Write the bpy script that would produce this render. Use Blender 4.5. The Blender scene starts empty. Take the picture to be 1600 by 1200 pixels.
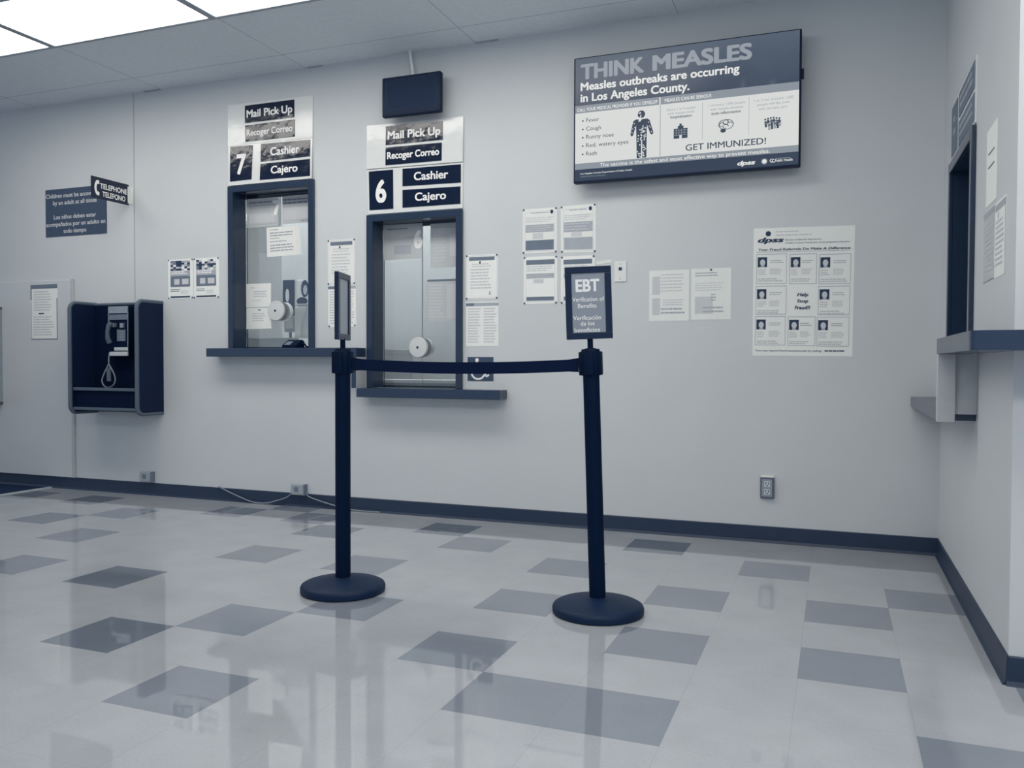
import bpy, bmesh, math, random
from mathutils import Vector, Matrix
random.seed(7)
S = bpy.context.scene
COL = S.collection
PI = math.pi

# ------------------------------------------------------------------ camera
WALL_Y, CEIL, RX, CORNER_Y = 4.68, 2.90, 0.498, 2.86
cam = bpy.data.objects.new('camera', bpy.data.cameras.new('camera'))
COL.objects.link(cam); S.camera = cam
cam.data.sensor_fit = 'HORIZONTAL'; cam.data.sensor_width = 36.0
cam.data.lens = 36.0 * 1304.82 / 1600.0
cam.data.clip_start = 0.05; cam.data.clip_end = 60
yaw, pit, rol = math.radians(21.1127), math.radians(1.4003), math.radians(0.2102)
fwd = Vector((-math.sin(yaw)*math.cos(pit), math.cos(yaw)*math.cos(pit), -math.sin(pit)))
rgt = Vector((math.cos(yaw), math.sin(yaw), 0)); upv = rgt.cross(fwd)
r2 = rgt*math.cos(rol) + upv*math.sin(rol); u2 = -rgt*math.sin(rol) + upv*math.cos(rol)
mw = Matrix.Identity(4)
for i in range(3):
    mw[i][0], mw[i][1], mw[i][2] = r2[i], u2[i], -fwd[i]
mw[0][3], mw[1][3], mw[2][3] = 0, 0, 0.9601
cam.matrix_world = mw

# ------------------------------------------------------------------ world, exposure
LAMP, OFFICE_LAMP, FILL = 7.1, 12.0, 0.82
w = bpy.data.worlds.new('world'); S.world = w; w.use_nodes = True
bg = w.node_tree.nodes['Background']
bg.inputs[0].default_value = (0.50, 0.58, 0.70, 1); bg.inputs[1].default_value = FILL
S.view_settings.view_transform = 'Standard'
try: S.view_settings.look = 'None'
except Exception: pass
S.view_settings.exposure = 0.0; S.view_settings.gamma = 1.0
S.view_settings.use_curve_mapping = False

# ------------------------------------------------------------------ materials
def lin(h):
    h = h.lstrip('#'); o = []
    for i in (0, 2, 4):
        c = int(h[i:i+2], 16)/255.0
        o.append(c/12.92 if c <= 0.04045 else ((c+0.055)/1.055)**2.4)
    return o
def base(h, e=0.72):
    return [min(0.92, c/e) for c in lin(h)]
def mat(name, h, rough=0.5, spec=0.4, var=0.04, scale=18.0, metal=0.0, bump=0.0, bscale=60.0, coat=0.0, e=0.72):
    m = bpy.data.materials.new(name); m.use_nodes = True
    nt = m.node_tree; N = nt.nodes; L = nt.links; b = N['Principled BSDF']
    c = base(h, e)
    tc = N.new('ShaderNodeTexCoord'); no = N.new('ShaderNodeTexNoise')
    no.inputs['Scale'].default_value = scale; no.inputs['Detail'].default_value = 4
    L.new(tc.outputs['Object'], no.inputs['Vector'])
    cr = N.new('ShaderNodeValToRGB')
    cr.color_ramp.elements[0].position = 0.3; cr.color_ramp.elements[1].position = 0.7
    cr.color_ramp.elements[0].color = [x*(1-var) for x in c]+[1]
    cr.color_ramp.elements[1].color = [min(1, x*(1+var)) for x in c]+[1]
    L.new(no.outputs['Fac'], cr.inputs[0]); L.new(cr.outputs[0], b.inputs['Base Color'])
    b.inputs['Roughness'].default_value = rough; b.inputs['Specular IOR Level'].default_value = spec
    b.inputs['Metallic'].default_value = metal
    if coat: b.inputs['Coat Weight'].default_value = coat; b.inputs['Coat Roughness'].default_value = 0.06
    if bump:
        n2 = N.new('ShaderNodeTexNoise'); n2.inputs['Scale'].default_value = bscale; n2.inputs['Detail'].default_value = 3
        L.new(tc.outputs['Object'], n2.inputs['Vector'])
        bp = N.new('ShaderNodeBump'); bp.inputs['Strength'].default_value = bump; bp.inputs['Distance'].default_value = 0.01
        L.new(n2.outputs['Fac'], bp.inputs['Height']); L.new(bp.outputs[0], b.inputs['Normal'])
        if coat: L.new(bp.outputs[0], b.inputs['Coat Normal'])
    return m
def glow(name, h, k=1.0, gloss=False):
    m = bpy.data.materials.new(name); m.use_nodes = True
    b = m.node_tree.nodes['Principled BSDF']; c = [x*k for x in lin(h)]
    b.inputs['Base Color'].default_value = (0.01, 0.012, 0.016, 1); b.inputs['Roughness'].default_value = 0.32
    b.inputs['Specular IOR Level'].default_value = 0.35 if gloss else 0.15
    b.inputs['Emission Color'].default_value = c+[1]; b.inputs['Emission Strength'].default_value = 1.0
    return m
def glass(name):
    m = bpy.data.materials.new(name); m.use_nodes = True
    nt = m.node_tree; N = nt.nodes; L = nt.links; N.remove(N['Principled BSDF'])
    t = N.new('ShaderNodeBsdfTransparent'); t.inputs[0].default_value = (0.90, 0.93, 0.95, 1)
    g = N.new('ShaderNodeBsdfGlossy'); g.inputs['Roughness'].default_value = 0.02
    f = N.new('ShaderNodeFresnel'); f.inputs[0].default_value = 1.5
    mx = N.new('ShaderNodeMixShader'); L.new(f.outputs[0], mx.inputs[0]); L.new(t.outputs[0], mx.inputs[1]); L.new(g.outputs[0], mx.inputs[2])
    L.new(mx.outputs[0], N['Material Output'].inputs[0]); return m
def tile_mat(name, h, rough=0.03, var=0.05):
    m = mat(name, h, rough=rough, spec=0.72, var=var, scale=5.0)
    nt = m.node_tree; N = nt.nodes; L = nt.links; b = N['Principled BSDF']
    ramp = [n for n in N if n.type == 'VALTORGB'][0]; tc = [n for n in N if n.type == 'TEX_COORD'][0]
    sp = N.new('ShaderNodeTexNoise'); sp.inputs['Scale'].default_value = 120; sp.inputs['Detail'].default_value = 5
    L.new(tc.outputs['Object'], sp.inputs['Vector'])
    sep = N.new('ShaderNodeSeparateXYZ'); L.new(tc.outputs['Object'], sep.inputs[0])
    es = []
    for ax in (0, 1):                                   # hairline joint at each tile edge (object origin sits on a joint)
        d = N.new('ShaderNodeMath'); d.operation = 'DIVIDE'; d.inputs[1].default_value = TS; L.new(sep.outputs[ax], d.inputs[0])
        f = N.new('ShaderNodeMath'); f.operation = 'FRACT'; L.new(d.outputs[0], f.inputs[0])
        s = N.new('ShaderNodeMath'); s.operation = 'SUBTRACT'; s.inputs[1].default_value = 0.5; L.new(f.outputs[0], s.inputs[0])
        a = N.new('ShaderNodeMath'); a.operation = 'ABSOLUTE'; L.new(s.outputs[0], a.inputs[0])
        g = N.new('ShaderNodeMath'); g.operation = 'GREATER_THAN'; g.inputs[1].default_value = (0.4955, 0.4975)[ax]; L.new(a.outputs[0], g.inputs[0])
        es.append(g)
    mx = N.new('ShaderNodeMath'); mx.operation = 'MAXIMUM'; L.new(es[0].outputs[0], mx.inputs[0]); L.new(es[1].outputs[0], mx.inputs[1])
    k = N.new('ShaderNodeMath'); k.operation = 'MULTIPLY'; k.inputs[1].default_value = 0.10; L.new(mx.outputs[0], k.inputs[0])
    mr = N.new('ShaderNodeMapRange'); mr.inputs[1].default_value = 0.35; mr.inputs[2].default_value = 0.65
    mr.inputs[3].default_value = 0.975; mr.inputs[4].default_value = 1.025; L.new(sp.outputs['Fac'], mr.inputs[0])
    sb = N.new('ShaderNodeMath'); sb.operation = 'SUBTRACT'; L.new(mr.outputs[0], sb.inputs[0]); L.new(k.outputs[0], sb.inputs[1])
    vm = N.new('ShaderNodeVectorMath'); vm.operation = 'SCALE'; L.new(ramp.outputs[0], vm.inputs[0]); L.new(sb.outputs[0], vm.inputs['Scale'])
    L.new(vm.outputs[0], b.inputs['Base Color'])
    n2 = N.new('ShaderNodeTexNoise'); n2.inputs['Scale'].default_value = 7; L.new(tc.outputs['Object'], n2.inputs['Vector'])
    bp = N.new('ShaderNodeBump'); bp.inputs['Strength'].default_value = 0.012; bp.inputs['Distance'].default_value = 0.02
    L.new(n2.outputs['Fac'], bp.inputs['Height']); L.new(bp.outputs[0], b.inputs['Normal'])
    return m
TS, TOX, TOY = 0.3048, -0.0949, 2.9836
WALL = mat('painted_wall', '#b4b8bb', 0.5, 0.3, 0.015, 3.0, bump=0.04, bscale=90)
CEILM = mat('ceiling_tile', '#c6cbd0', 0.8, 0.1, 0.03, 30.0)
CEILJ = mat('ceiling_joint', '#98a0a8', 0.8, 0.1)
VINYL = mat('navy_cove_base', '#202f45', 0.45, 0.4, 0.08)
LAMI = mat('navy_laminate', '#24334a', 0.22, 0.5, 0.05)
FRAMEM = mat('navy_painted_metal', '#202f44', 0.2, 0.5, 0.05)
PALELAM = mat('pale_laminate', '#a4a8ac', 0.5, 0.3)
BLACKM = mat('matte_black_metal', '#03142c', 0.55, 0.08, 0.05)
BLACKP = mat('black_plastic', '#04152d', 0.5, 0.09, 0.05)
BASEB = mat('black_cast_base', '#0a1e38', 0.5, 0.2, 0.06)
WEB = mat('black_webbing', '#081631', 0.8, 0.1, 0.1, 200)
SIGNNAVY = mat('glossy_navy_sign', '#08172f', 0.12, 0.5, 0.05, bump=0.5, bscale=7)
SIGNWHITE = mat('white_sign_board', '#c6c9c9', 0.14, 0.5, 0.01, bump=0.4, bscale=6)
LETTER = mat('white_lettering', '#dddedb', 0.4, 0.3, 0.0)
FADED = mat('faded_navy_sign', '#38465b', 0.5, 0.3, 0.05)
PAPER = mat('white_paper', '#d2d4d2', 0.6, 0.25, 0.01)
PAPER2 = mat('greyed_white_paper', '#a9adb0', 0.6, 0.25, 0.01)  # white paper greyed; on window notices this puts in the glass dimming
PAPERG = mat('glossy_laminated_paper', '#cfd1cf', 0.14, 0.5, 0.01, bump=0.12, bscale=14)
INK1 = mat('pale_print', '#b3b6ba', 0.6, 0.2, 0.03)
INK2 = mat('mid_print', '#959ba3', 0.6, 0.2, 0.04)
INK3 = mat('dark_print', '#626d7c', 0.6, 0.2, 0.05)
INK4 = mat('navy_print', '#29384f', 0.6, 0.2, 0.06)
PIN = mat('dark_pin', '#3a4658', 0.4, 0.4)
STEEL = mat('brushed_steel', '#8d959c', 0.35, 0.5, 0.08, 60, metal=0.6)
PHONEN = mat('navy_enclosure_carpet', '#02112a', 0.75, 0.12, 0.12, 160)
PHONES = mat('navy_enclosure_side', '#081833', 0.6, 0.2, 0.10, 90)
TRIMG = mat('grey_blue_trim', '#485563', 0.5, 0.35, 0.05)
BOOTHG = mat('grey_enclosure_side', '#7c858f', 0.6, 0.2, 0.05)
TVB = mat('black_tv_plastic', '#152237', 0.5, 0.2, 0.04)
MONS = mat('dark_monitor_screen', '#1c2a41', 0.6, 0.12, 0.03)
PLASTW = mat('white_plastic', '#c9cbc9', 0.4, 0.4, 0.02)
OFFW = mat('office_wall_paint', '#bfc4c8', 0.6, 0.2, 0.02)
OFFP = mat('office_partition_paint', '#b4b8bb', 0.6, 0.2, 0.02)
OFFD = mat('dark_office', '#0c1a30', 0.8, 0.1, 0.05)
CARPET = mat('dark_carpet', '#1b2a42', 0.95, 0.05, 0.25, 220)
STRIP = mat('pale_threshold', '#9aa1a7', 0.4, 0.4)
GLASS = glass('clear_glass')
LAMPM = glow('lit_diffuser', '#fffaf0', LAMP)
LAMPO = glow('lit_office_diffuser', '#fffaf0', OFFICE_LAMP)
LAMPF = mat('light_fixture_frame', '#8f969e', 0.5, 0.3)

# ------------------------------------------------------------------ builders
def tag(o, label=None, cat=None, group=None, kind=None):
    if label: o['label'] = label
    if cat: o['category'] = cat
    if group: o['group'] = group
    if kind: o['kind'] = kind
    return o
def empty(name, loc=(0, 0, 0), rz=0.0, label=None, cat=None, group=None, kind=None):
    o = bpy.data.objects.new(name, None); COL.objects.link(o); o.empty_display_size = 0.1
    o.location = loc; o.rotation_euler = (0, 0, rz)
    return tag(o, label, cat, group, kind)
def mesh(name, bm, mats, parent=None, loc=(0, 0, 0), rot=(0, 0, 0), smooth=False):
    me = bpy.data.meshes.new(name)
    bm.normal_update(); bm.to_mesh(me); bm.free()
    for m in (mats if isinstance(mats, (list, tuple)) else [mats]): me.materials.append(m)
    if smooth:
        for p in me.polygons: p.use_smooth = True
        try: me.set_sharp_from_angle(angle=math.radians(40))
        except Exception: pass
    o = bpy.data.objects.new(name, me); COL.objects.link(o)
    o.location = loc; o.rotation_euler = rot
    if parent is not None: o.parent = parent
    return o
_lv = {}
def NB():
    bm = bmesh.new(); _lv[id(bm)] = []; return bm
def level(bm, s0, t0, s1, t1):                             # printed areas lie over the ones laid down before them
    L = _lv.setdefault(id(bm), []); v = 0
    s0, s1 = min(s0, s1), max(s0, s1); t0, t1 = min(t0, t1), max(t0, t1)
    for a, b, c, d, k in L:
        if s0 < c-1e-6 and a < s1-1e-6 and t0 < d-1e-6 and b < t1-1e-6: v = max(v, k+1)
    L.append((s0, t0, s1, t1, v)); return v*0.00012
def box(bm, x0, x1, y0, y1, z0, z1, mi=0, bev=0.0, seg=2):
    if x0 > x1: x0, x1 = x1, x0
    if y0 > y1: y0, y1 = y1, y0
    if z0 > z1: z0, z1 = z1, z0
    vs = [bm.verts.new((x, y, z)) for z in (z0, z1) for y in (y0, y1) for x in (x0, x1)]
    fs = [bm.faces.new([vs[i] for i in q]) for q in ((0, 2, 3, 1), (4, 5, 7, 6), (0, 1, 5, 4), (2, 6, 7, 3), (0, 4, 6, 2), (1, 3, 7, 5))]
    for f in fs: f.material_index = mi
    if bev:
        es = list({e for f in fs for e in f.edges})
        r = bmesh.ops.bevel(bm, geom=es, offset=bev, segments=seg, affect='EDGES', profile=0.5)
        for f in r['faces']: f.material_index = mi
    return fs
def quad(bm, pts, mi=0):
    f = bm.faces.new([bm.verts.new(p) for p in pts]); f.material_index = mi; return f
def lathe(bm, prof, n=40, c=(0, 0, 0), axis='z', mi=0):
    rings = []
    for r, h in prof:
        ring = []
        for k in range(n):
            a = 2*PI*k/n; x, y = r*math.cos(a), r*math.sin(a)
            p = (x, y, h) if axis == 'z' else (x, h, y) if axis == 'y' else (h, x, y)
            ring.append(bm.verts.new((p[0]+c[0], p[1]+c[1], p[2]+c[2])))
        rings.append(ring)
    fs = []
    for a, b in zip(rings, rings[1:]):
        for k in range(n): fs.append(bm.faces.new((a[k], a[(k+1) % n], b[(k+1) % n], b[k])))
    fs.append(bm.faces.new(rings[0])); fs.append(bm.faces.new(rings[-1]))
    for f in fs: f.material_index = mi
    bmesh.ops.recalc_face_normals(bm, faces=fs)
    return fs
def tube(bm, pts, r, n=8, mi=0, closed=False):
    pts = [Vector(p) for p in pts]; rings = []; m = len(pts); prev = None
    for i, p in enumerate(pts):
        a = pts[(i-1) % m] if (closed or i > 0) else p; b = pts[(i+1) % m] if (closed or i < m-1) else p
        t = (b-a).normalized()
        if prev is None:
            ref = Vector((0, 0, 1)) if abs(t.z) < 0.9 else Vector((1, 0, 0))
            u = t.cross(ref).normalized()
        else:
            u = (prev - t*prev.dot(t)).normalized()
        prev = u; v = t.cross(u)
        rr = r[i] if isinstance(r, (list, tuple)) else r
        rings.append([bm.verts.new(p + u*rr*math.cos(2*PI*k/n) + v*rr*math.sin(2*PI*k/n)) for k in range(n)])
    fs = []; prs = list(zip(rings, rings[1:])) + ([(rings[-1], rings[0])] if closed else [])
    for a, b in prs:
        for k in range(n): fs.append(bm.faces.new((a[k], a[(k+1) % n], b[(k+1) % n], b[k])))
    if not closed:
        fs.append(bm.faces.new(rings[0])); fs.append(bm.faces.new(rings[-1]))
    for f in fs: f.material_index = mi
    bmesh.ops.recalc_face_normals(bm, faces=fs)
def prism_x(bm, poly, x0, x1, mi=0):                       # polygon of (y,z) extruded along x
    a = [bm.verts.new((x0, y, z)) for y, z in poly]; b = [bm.verts.new((x1, y, z)) for y, z in poly]
    fs = [bm.faces.new(a), bm.faces.new(b)]; n = len(poly)
    for i in range(n): fs.append(bm.faces.new((a[i], a[(i+1) % n], b[(i+1) % n], b[i])))
    for f in fs: f.material_index = mi
    bmesh.ops.recalc_face_normals(bm, faces=fs)
def prism_y(bm, poly, y0, y1, mi=0):                       # polygon of (x,z) extruded along y
    a = [bm.verts.new((x, y0, z)) for x, z in poly]; b = [bm.verts.new((x, y1, z)) for x, z in poly]
    fs = [bm.faces.new(a), bm.faces.new(b)]; n = len(poly)
    for i in range(n): fs.append(bm.faces.new((a[i], a[(i+1) % n], b[(i+1) % n], b[i])))
    for f in fs: f.material_index = mi
    bmesh.ops.recalc_face_normals(bm, faces=fs)
def smooth_path(pts, k=6):
    pts = [Vector(p) for p in pts]; out = []
    for i in range(len(pts)-1):
        p0, p1, p2, p3 = pts[max(i-1, 0)], pts[i], pts[i+1], pts[min(i+2, len(pts)-1)]
        for j in range(k):
            t = j/k
            out.append(0.5*((2*p1)+(p2-p0)*t+(2*p0-5*p1+4*p2-p3)*t*t+(3*p1-p0-3*p2+p3)*t**3))
    out.append(pts[-1]); return out

# text: glyph outlines of the built-in font, filled, as flat mesh
_cache = {}
def glyphs(s, bold=0.0, res=3):
    key = (s, bold, res)
    if key in _cache: return _cache[key]
    cu = bpy.data.curves.new('text', 'FONT'); cu.body = s; cu.size = 1.0; cu.offset = bold; cu.resolution_u = res
    cu.fill_mode = 'FRONT'
    ob = bpy.data.objects.new('text', cu); COL.objects.link(ob)
    dg = bpy.context.evaluated_depsgraph_get(); dg.update()
    me = bpy.data.meshes.new_from_object(ob.evaluated_get(dg))
    vs = [(v.co.x, v.co.y) for v in me.vertices]; fs = [tuple(p.vertices) for p in me.polygons]
    bpy.data.objects.remove(ob); bpy.data.curves.remove(cu); bpy.data.meshes.remove(me)
    _cache[key] = (vs, fs); return vs, fs
_cap = {}
def text(bm, s, fn, s0, s1, tb, cap, bold=0.02, mi=0, shear=0.0, res=3, nrm=(0, -1, 0)):
    """ink spans s0..s1, baseline at tb, capital height cap (all in the unit square of fn; t runs down)"""
    vs, fs = glyphs(s, 0.0, res)
    if not vs: return
    hv, _ = glyphs('H', 0.0, res); H = max(v[1] for v in hv)
    vs = [(x+shear*y, y) for x, y in vs]
    x0 = min(v[0] for v in vs)-bold; x1 = max(v[0] for v in vs)+bold
    k = 0.7*bold; sh = [(0, 0)] if bold < 0.008 else [(-bold, 0), (bold, 0), (-k, k), (k, k), (-k, -k), (k, -k)]
    for c, (dx, dy) in enumerate(sh):                      # heavier strokes: the same outline set down again a hair aside
        bvs = [bm.verts.new(Vector(fn(s0+(x+dx-x0)/(x1-x0)*(s1-s0), tb - (y+dy)/H*cap)) + Vector(nrm)*(0.00009*c)) for x, y in vs]
        for f in fs:
            try:
                q = bm.faces.new([bvs[i] for i in f]); q.material_index = mi
            except ValueError: pass
def rectfn(x0, x1, z0, z1, y):
    return lambda s, t: (x0+(x1-x0)*s, y, z1-(z1-z0)*t)
def quadfn(q, y):                                          # q = TL, TR, BR, BL as (x,z)
    def fn(s, t):
        a = [q[0][k]*(1-s)+q[1][k]*s for k in (0, 1)]; b = [q[3][k]*(1-s)+q[2][k]*s for k in (0, 1)]
        return (a[0]*(1-t)+b[0]*t, y, a[1]*(1-t)+b[1]*t)
    return fn
def bar(bm, fn, s0, t0, s1, t1, mi=0):
    o = level(bm, s0, t0, s1, t1)
    quad(bm, [(p[0], p[1]-o, p[2]) for p in (fn(s0, t1), fn(s1, t1), fn(s1, t0), fn(s0, t0))], mi)
def lathe_disc(b, f, cs, ct, r, mi, ar=1.0, n=14):
    o = level(b, cs-r, ct-r*ar, cs+r, ct+r*ar); ps = [f(cs+r*math.cos(-2*PI*k/n), ct+r*ar*math.sin(-2*PI*k/n)) for k in range(n)]
    b.faces.new([b.verts.new((p[0], p[1]-o, p[2])) for p in ps]).material_index = mi
def frame_bars(bm, fn, s0, t0, s1, t1, w, mi=0, wt=None):
    wt = wt or w
    bar(bm, fn, s0, t0, s1, t0+wt, mi); bar(bm, fn, s0, t1-wt, s1, t1, mi)
    bar(bm, fn, s0, t0+wt, s0+w, t1-wt, mi); bar(bm, fn, s1-w, t0+wt, s1, t1-wt, mi)
def lines(bm, fn, s0, t0, s1, t1, n, mi=0, fill=0.45, ragged=0.25):
    for k in range(n):
        a = t0+(t1-t0)*k/n; h = (t1-t0)/n*fill; x = s0; end = s1-(s1-s0)*ragged*random.random()
        while x < end-0.01:
            wd = min(end-x, (s1-s0)*random.uniform(0.08, 0.22)); bar(bm, fn, x, a, x+wd, a+h, mi); x += wd+(s1-s0)*0.02
INKS = [INK1, INK2, INK3, INK4, LETTER]
RIGHT = -PI/2
def place(wall, uc, zc, off=0.0):
    """a point on a wall face: 'back' (u = x), 'right' (u = -y), returns location and rotation about z"""
    if wall == 'back': return (uc, WALL_Y-off, zc), 0.0
    if wall == 'right': return (RX-off, -uc, zc), RIGHT
def paper(name, label, cat, q, draw=None, wall='back', off=0.0, pins=(), m=None, group=None, thick=0.0012, pm=None):
    uc = sum(p[0] for p in q)/4; zc = sum(p[1] for p in q)/4
    loc, rz = place(wall, uc, zc, off)
    lq = [(p[0]-uc, p[1]-zc) for p in q]
    bm = NB(); f0, f1 = quadfn(lq, -thick), quadfn(lq, 0.0)
    n = 6
    grid = [[bm.verts.new(f0(i/n, j/n)) for i in range(n+1)] for j in range(n+1)]
    for j in range(n):
        for i in range(n): bm.faces.new((grid[j+1][i], grid[j+1][i+1], grid[j][i+1], grid[j][i]))
    ring = [f1(0, 0), f1(1, 0), f1(1, 1), f1(0, 1)]; bk = [bm.verts.new(p) for p in ring]
    bm.faces.new(bk)
    ed = [[grid[0][i] for i in range(n+1)], [grid[j][n] for j in range(n+1)], [grid[n][n-i] for i in range(n+1)], [grid[n-j][0] for j in range(n+1)]]
    for k in range(4): bm.faces.new([bk[k], bk[(k+1) % 4]] + ed[k][::-1])
    bmesh.ops.recalc_face_normals(bm, faces=bm.faces[:])
    o = mesh(name, bm, m or PAPER, None, loc, (0, 0, rz)); tag(o, label, cat, group)
    if draw:
        b2 = NB(); draw(b2, quadfn(lq, -thick-0.0008)); mesh('printing', b2, pm or INKS, o)
    for s, t in pins:
        b3 = NB(); p = f0(s, t); lathe(b3, [(0.0045, -0.0045), (0.006, -0.002), (0.003, 0.0)], 10, (p[0], p[1], p[2]), 'y'); mesh('push_pin', b3, PIN, o)
    return o
def R4(x0, x1, z0, z1): return [(x0, z1), (x1, z1), (x1, z0), (x0, z0)]
P4 = ((0.03, 0.02), (0.97, 0.02), (0.97, 0.98), (0.03, 0.98))

# ------------------------------------------------------------------ setting
# floor: one slab of vinyl tiles
DARK = {(-3,-3),(-2,-3),(-4,-2),(-6,-4),(-8,-3),(-7,-2),(0,-1),(0,1),(-2,1),(-1,3),(1,2),(-7,4),(-6,3),(-4,2),(-9,1),(-4,0),(-6,-1),
        (-10,-1),(-2,-1),(-12,-1),(-13,1),(-12,4),(-7,1),(-9,3),(-10,4),(-3,4),(1,-3),(-15,2),(-14,3),(-16,4),(-11,5),(2,-1),(-18,4),
        (-13,-4),(-9,-6),(-4,-6),(-1,-5),(1,-6),(-7,-7),(-11,-8),(3,-3),(-3,-9),(-15,-3),(-16,0)}
DEEP = {(-10,-1),(-8,-3),(-3,4),(-16,4),(-15,2),(-7,4),(-9,3)}
TL = tile_mat('pale_vinyl_tile', '#8e9399'); TD = tile_mat('grey_vinyl_tile', '#6c737e'); TE = tile_mat('deep_grey_vinyl_tile', '#5e6672')
bm = NB()
def tile_rect(x0, x1, y0, y1, mi): quad(bm, [(x0, y0, 0), (x1, y0, 0), (x1, y1, 0), (x0, y1, 0)], mi)
for i in range(-18, 12):
    for j in range(-22, 6):
        x0, x1, y0, y1 = i*TS, (i+1)*TS, j*TS, min((j+1)*TS, WALL_Y-TOY)
        if y1 <= y0: continue
        tile_rect(x0, x1, y0, y1, 0 if (i, j) not in DARK else 2 if (i, j) in DEEP else 1)
tag(mesh('floor', bm, [TL, TD, TE], None, (TOX, TOY, 0)), 'glossy pale vinyl tile floor with scattered grey tiles', 'floor', kind='structure')
XL = TOX-18*TS
bm = NB(); box(bm, -9.5, XL-0.012, -3.6, WALL_Y, -0.05, -0.002)
tag(mesh('floor_carpet', bm, CARPET), 'dark carpet beyond the pale threshold strip at the left', 'carpet', kind='structure')
bm = NB(); box(bm, XL-0.014, XL+0.018, -3.6, WALL_Y-0.012, -0.002, 0.006, bev=0.002)
tag(mesh('trim_1', bm, STRIP), 'pale threshold strip where tile floor meets dark carpet', 'threshold', kind='structure')

# back wall with two openings
W7 = (-3.897, -3.200, 1.058, 2.166); W6 = (-2.803, -2.130, 0.803, 1.904); FW, LIN, DEP = 0.044, 0.018, 0.14
xs = [-9.5, W7[0]+FW-LIN, W7[1]-FW+LIN, W6[0]+FW-LIN, W6[1]-FW+LIN, 3.3]
zs = [0, W6[2]-0.03, W7[2]-0.03, W6[3]-FW+LIN, W7[3]-FW+LIN, CEIL]
bm = NB()
for i in range(5):
    for j in range(5):
        if (i == 1 and j in (2, 3)) or (i == 3 and j in (1, 2)): continue
        box(bm, xs[i], xs[i+1], WALL_Y, WALL_Y+DEP, zs[j], zs[j+1])
bmesh.ops.remove_doubles(bm, verts=bm.verts[:], dist=1e-5)
tag(mesh('wall_back', bm, WALL), 'long pale grey painted wall with the two cashier windows', 'wall', kind='structure')
# right wall with its own opening, then the end face towards the camera
W8 = (-4.358, -3.652, 0.80, 1.885)                         # u = -y
bm = NB()
ys = [CORNER_Y+0.12, -W8[1]+FW-LIN, -W8[0]-FW+LIN, WALL_Y]; z8 = [0, W8[2]-0.03, W8[3]-FW+LIN, CEIL]
for i in range(3):
    for j in range(3):
        if i == 1 and j == 1: continue
        box(bm, RX, RX+0.12, ys[i], ys[i+1], z8[j], z8[j+1])
bmesh.ops.remove_doubles(bm, verts=bm.verts[:], dist=1e-5)
tag(mesh('wall_right', bm, WALL), 'short pale side wall with the narrow dark window', 'wall', kind='structure')
bm = NB(); box(bm, RX, 3.3, CORNER_Y, CORNER_Y+0.12, 0, CEIL)
tag(mesh('wall_return', bm, WALL), 'pale wall facing the camera at the right edge', 'wall', kind='structure')
bm = NB(); box(bm, -9.5, 3.3, -3.6, WALL_Y+DEP, CEIL, CEIL+0.1)
# joints between ceiling tiles (2 x 4 ft), hairline grooves drawn as narrow recess strips
for x in [-3.27+1.2192*k for k in range(-5, 6)]: box(bm, x-0.002, x+0.002, -3.6, WALL_Y, CEIL-0.0006, CEIL, 1)
for y in [4.43-0.6096*k for k in range(0, 13)]: box(bm, -9.5, 3.3, y-0.002, y+0.002, CEIL-0.0006, CEIL, 1)
tag(mesh('ceiling', bm, [CEILM, CEILJ]), 'low grey tiled ceiling', 'ceiling', kind='structure')
# small dark slots left open along the ceiling edge
for k, (a, b) in enumerate(((-2.05, -1.90), (-4.64, -4.49), (-3.25, -3.14))):
    bm = NB(); box(bm, a, b, WALL_Y-0.012, WALL_Y, CEIL-0.006, CEIL-0.0005)
    tag(mesh('trim_%d' % (k+2), bm, CEILJ), 'dark slot at the ceiling edge, %s' % ('near the small monitor', 'left of window seven', 'above window seven')[k], 'slot', kind='structure')
# lower wall board at the left and its edge, the vertical wall joint
bm = NB(); box(bm, -9.5, -5.335, WALL_Y-0.016, WALL_Y, 0.088, 1.578, bev=0.003); box(bm, -5.350, -5.328, WALL_Y-0.022, WALL_Y, 0.088, 1.585, 1, bev=0.003)
tag(mesh('trim_5', bm, [WALL, mat('board_edge_strip', '#a2a7ab', 0.5, 0.3)]), 'pale wainscot board with edge strip left of the telephone', 'wall board', kind='structure')
bm = NB(); box(bm, -4.746, -4.738, WALL_Y-0.003, WALL_Y, 1.0, CEIL, bev=0.001)
tag(mesh('trim_6', bm, mat('wall_joint_strip', '#9aa0a5', 0.5, 0.3)), 'thin vertical wall joint above the telephone', 'joint strip', kind='structure')
def cove(bm, L, z=0.0886):                                 # profile (y into room negative)
    prism_x(bm, [(0, 0), (-0.016, 0), (-0.013, 0.005), (-0.008, 0.014), (-0.006, z-0.004), (-0.003, z), (0, z)], 0, L)
bm = NB(); cove(bm, RX+9.5)
tag(mesh('baseboard_back', bm, VINYL, None, (-9.5, WALL_Y, 0)), 'navy vinyl baseboard along the long wall', 'baseboard', kind='structure')
bm = NB(); cove(bm, WALL_Y-CORNER_Y+0.006)
tag(mesh('baseboard_right', bm, VINYL, None, (RX, WALL_Y, 0), (0, 0, RIGHT)), 'navy vinyl baseboard along the side wall', 'baseboard', kind='structure')
bm = NB(); cove(bm, 2.8)
tag(mesh('baseboard_return', bm, VINYL, None, (RX-0.006, CORNER_Y, 0)), 'navy vinyl baseboard at the right edge', 'baseboard', kind='structure')

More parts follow.
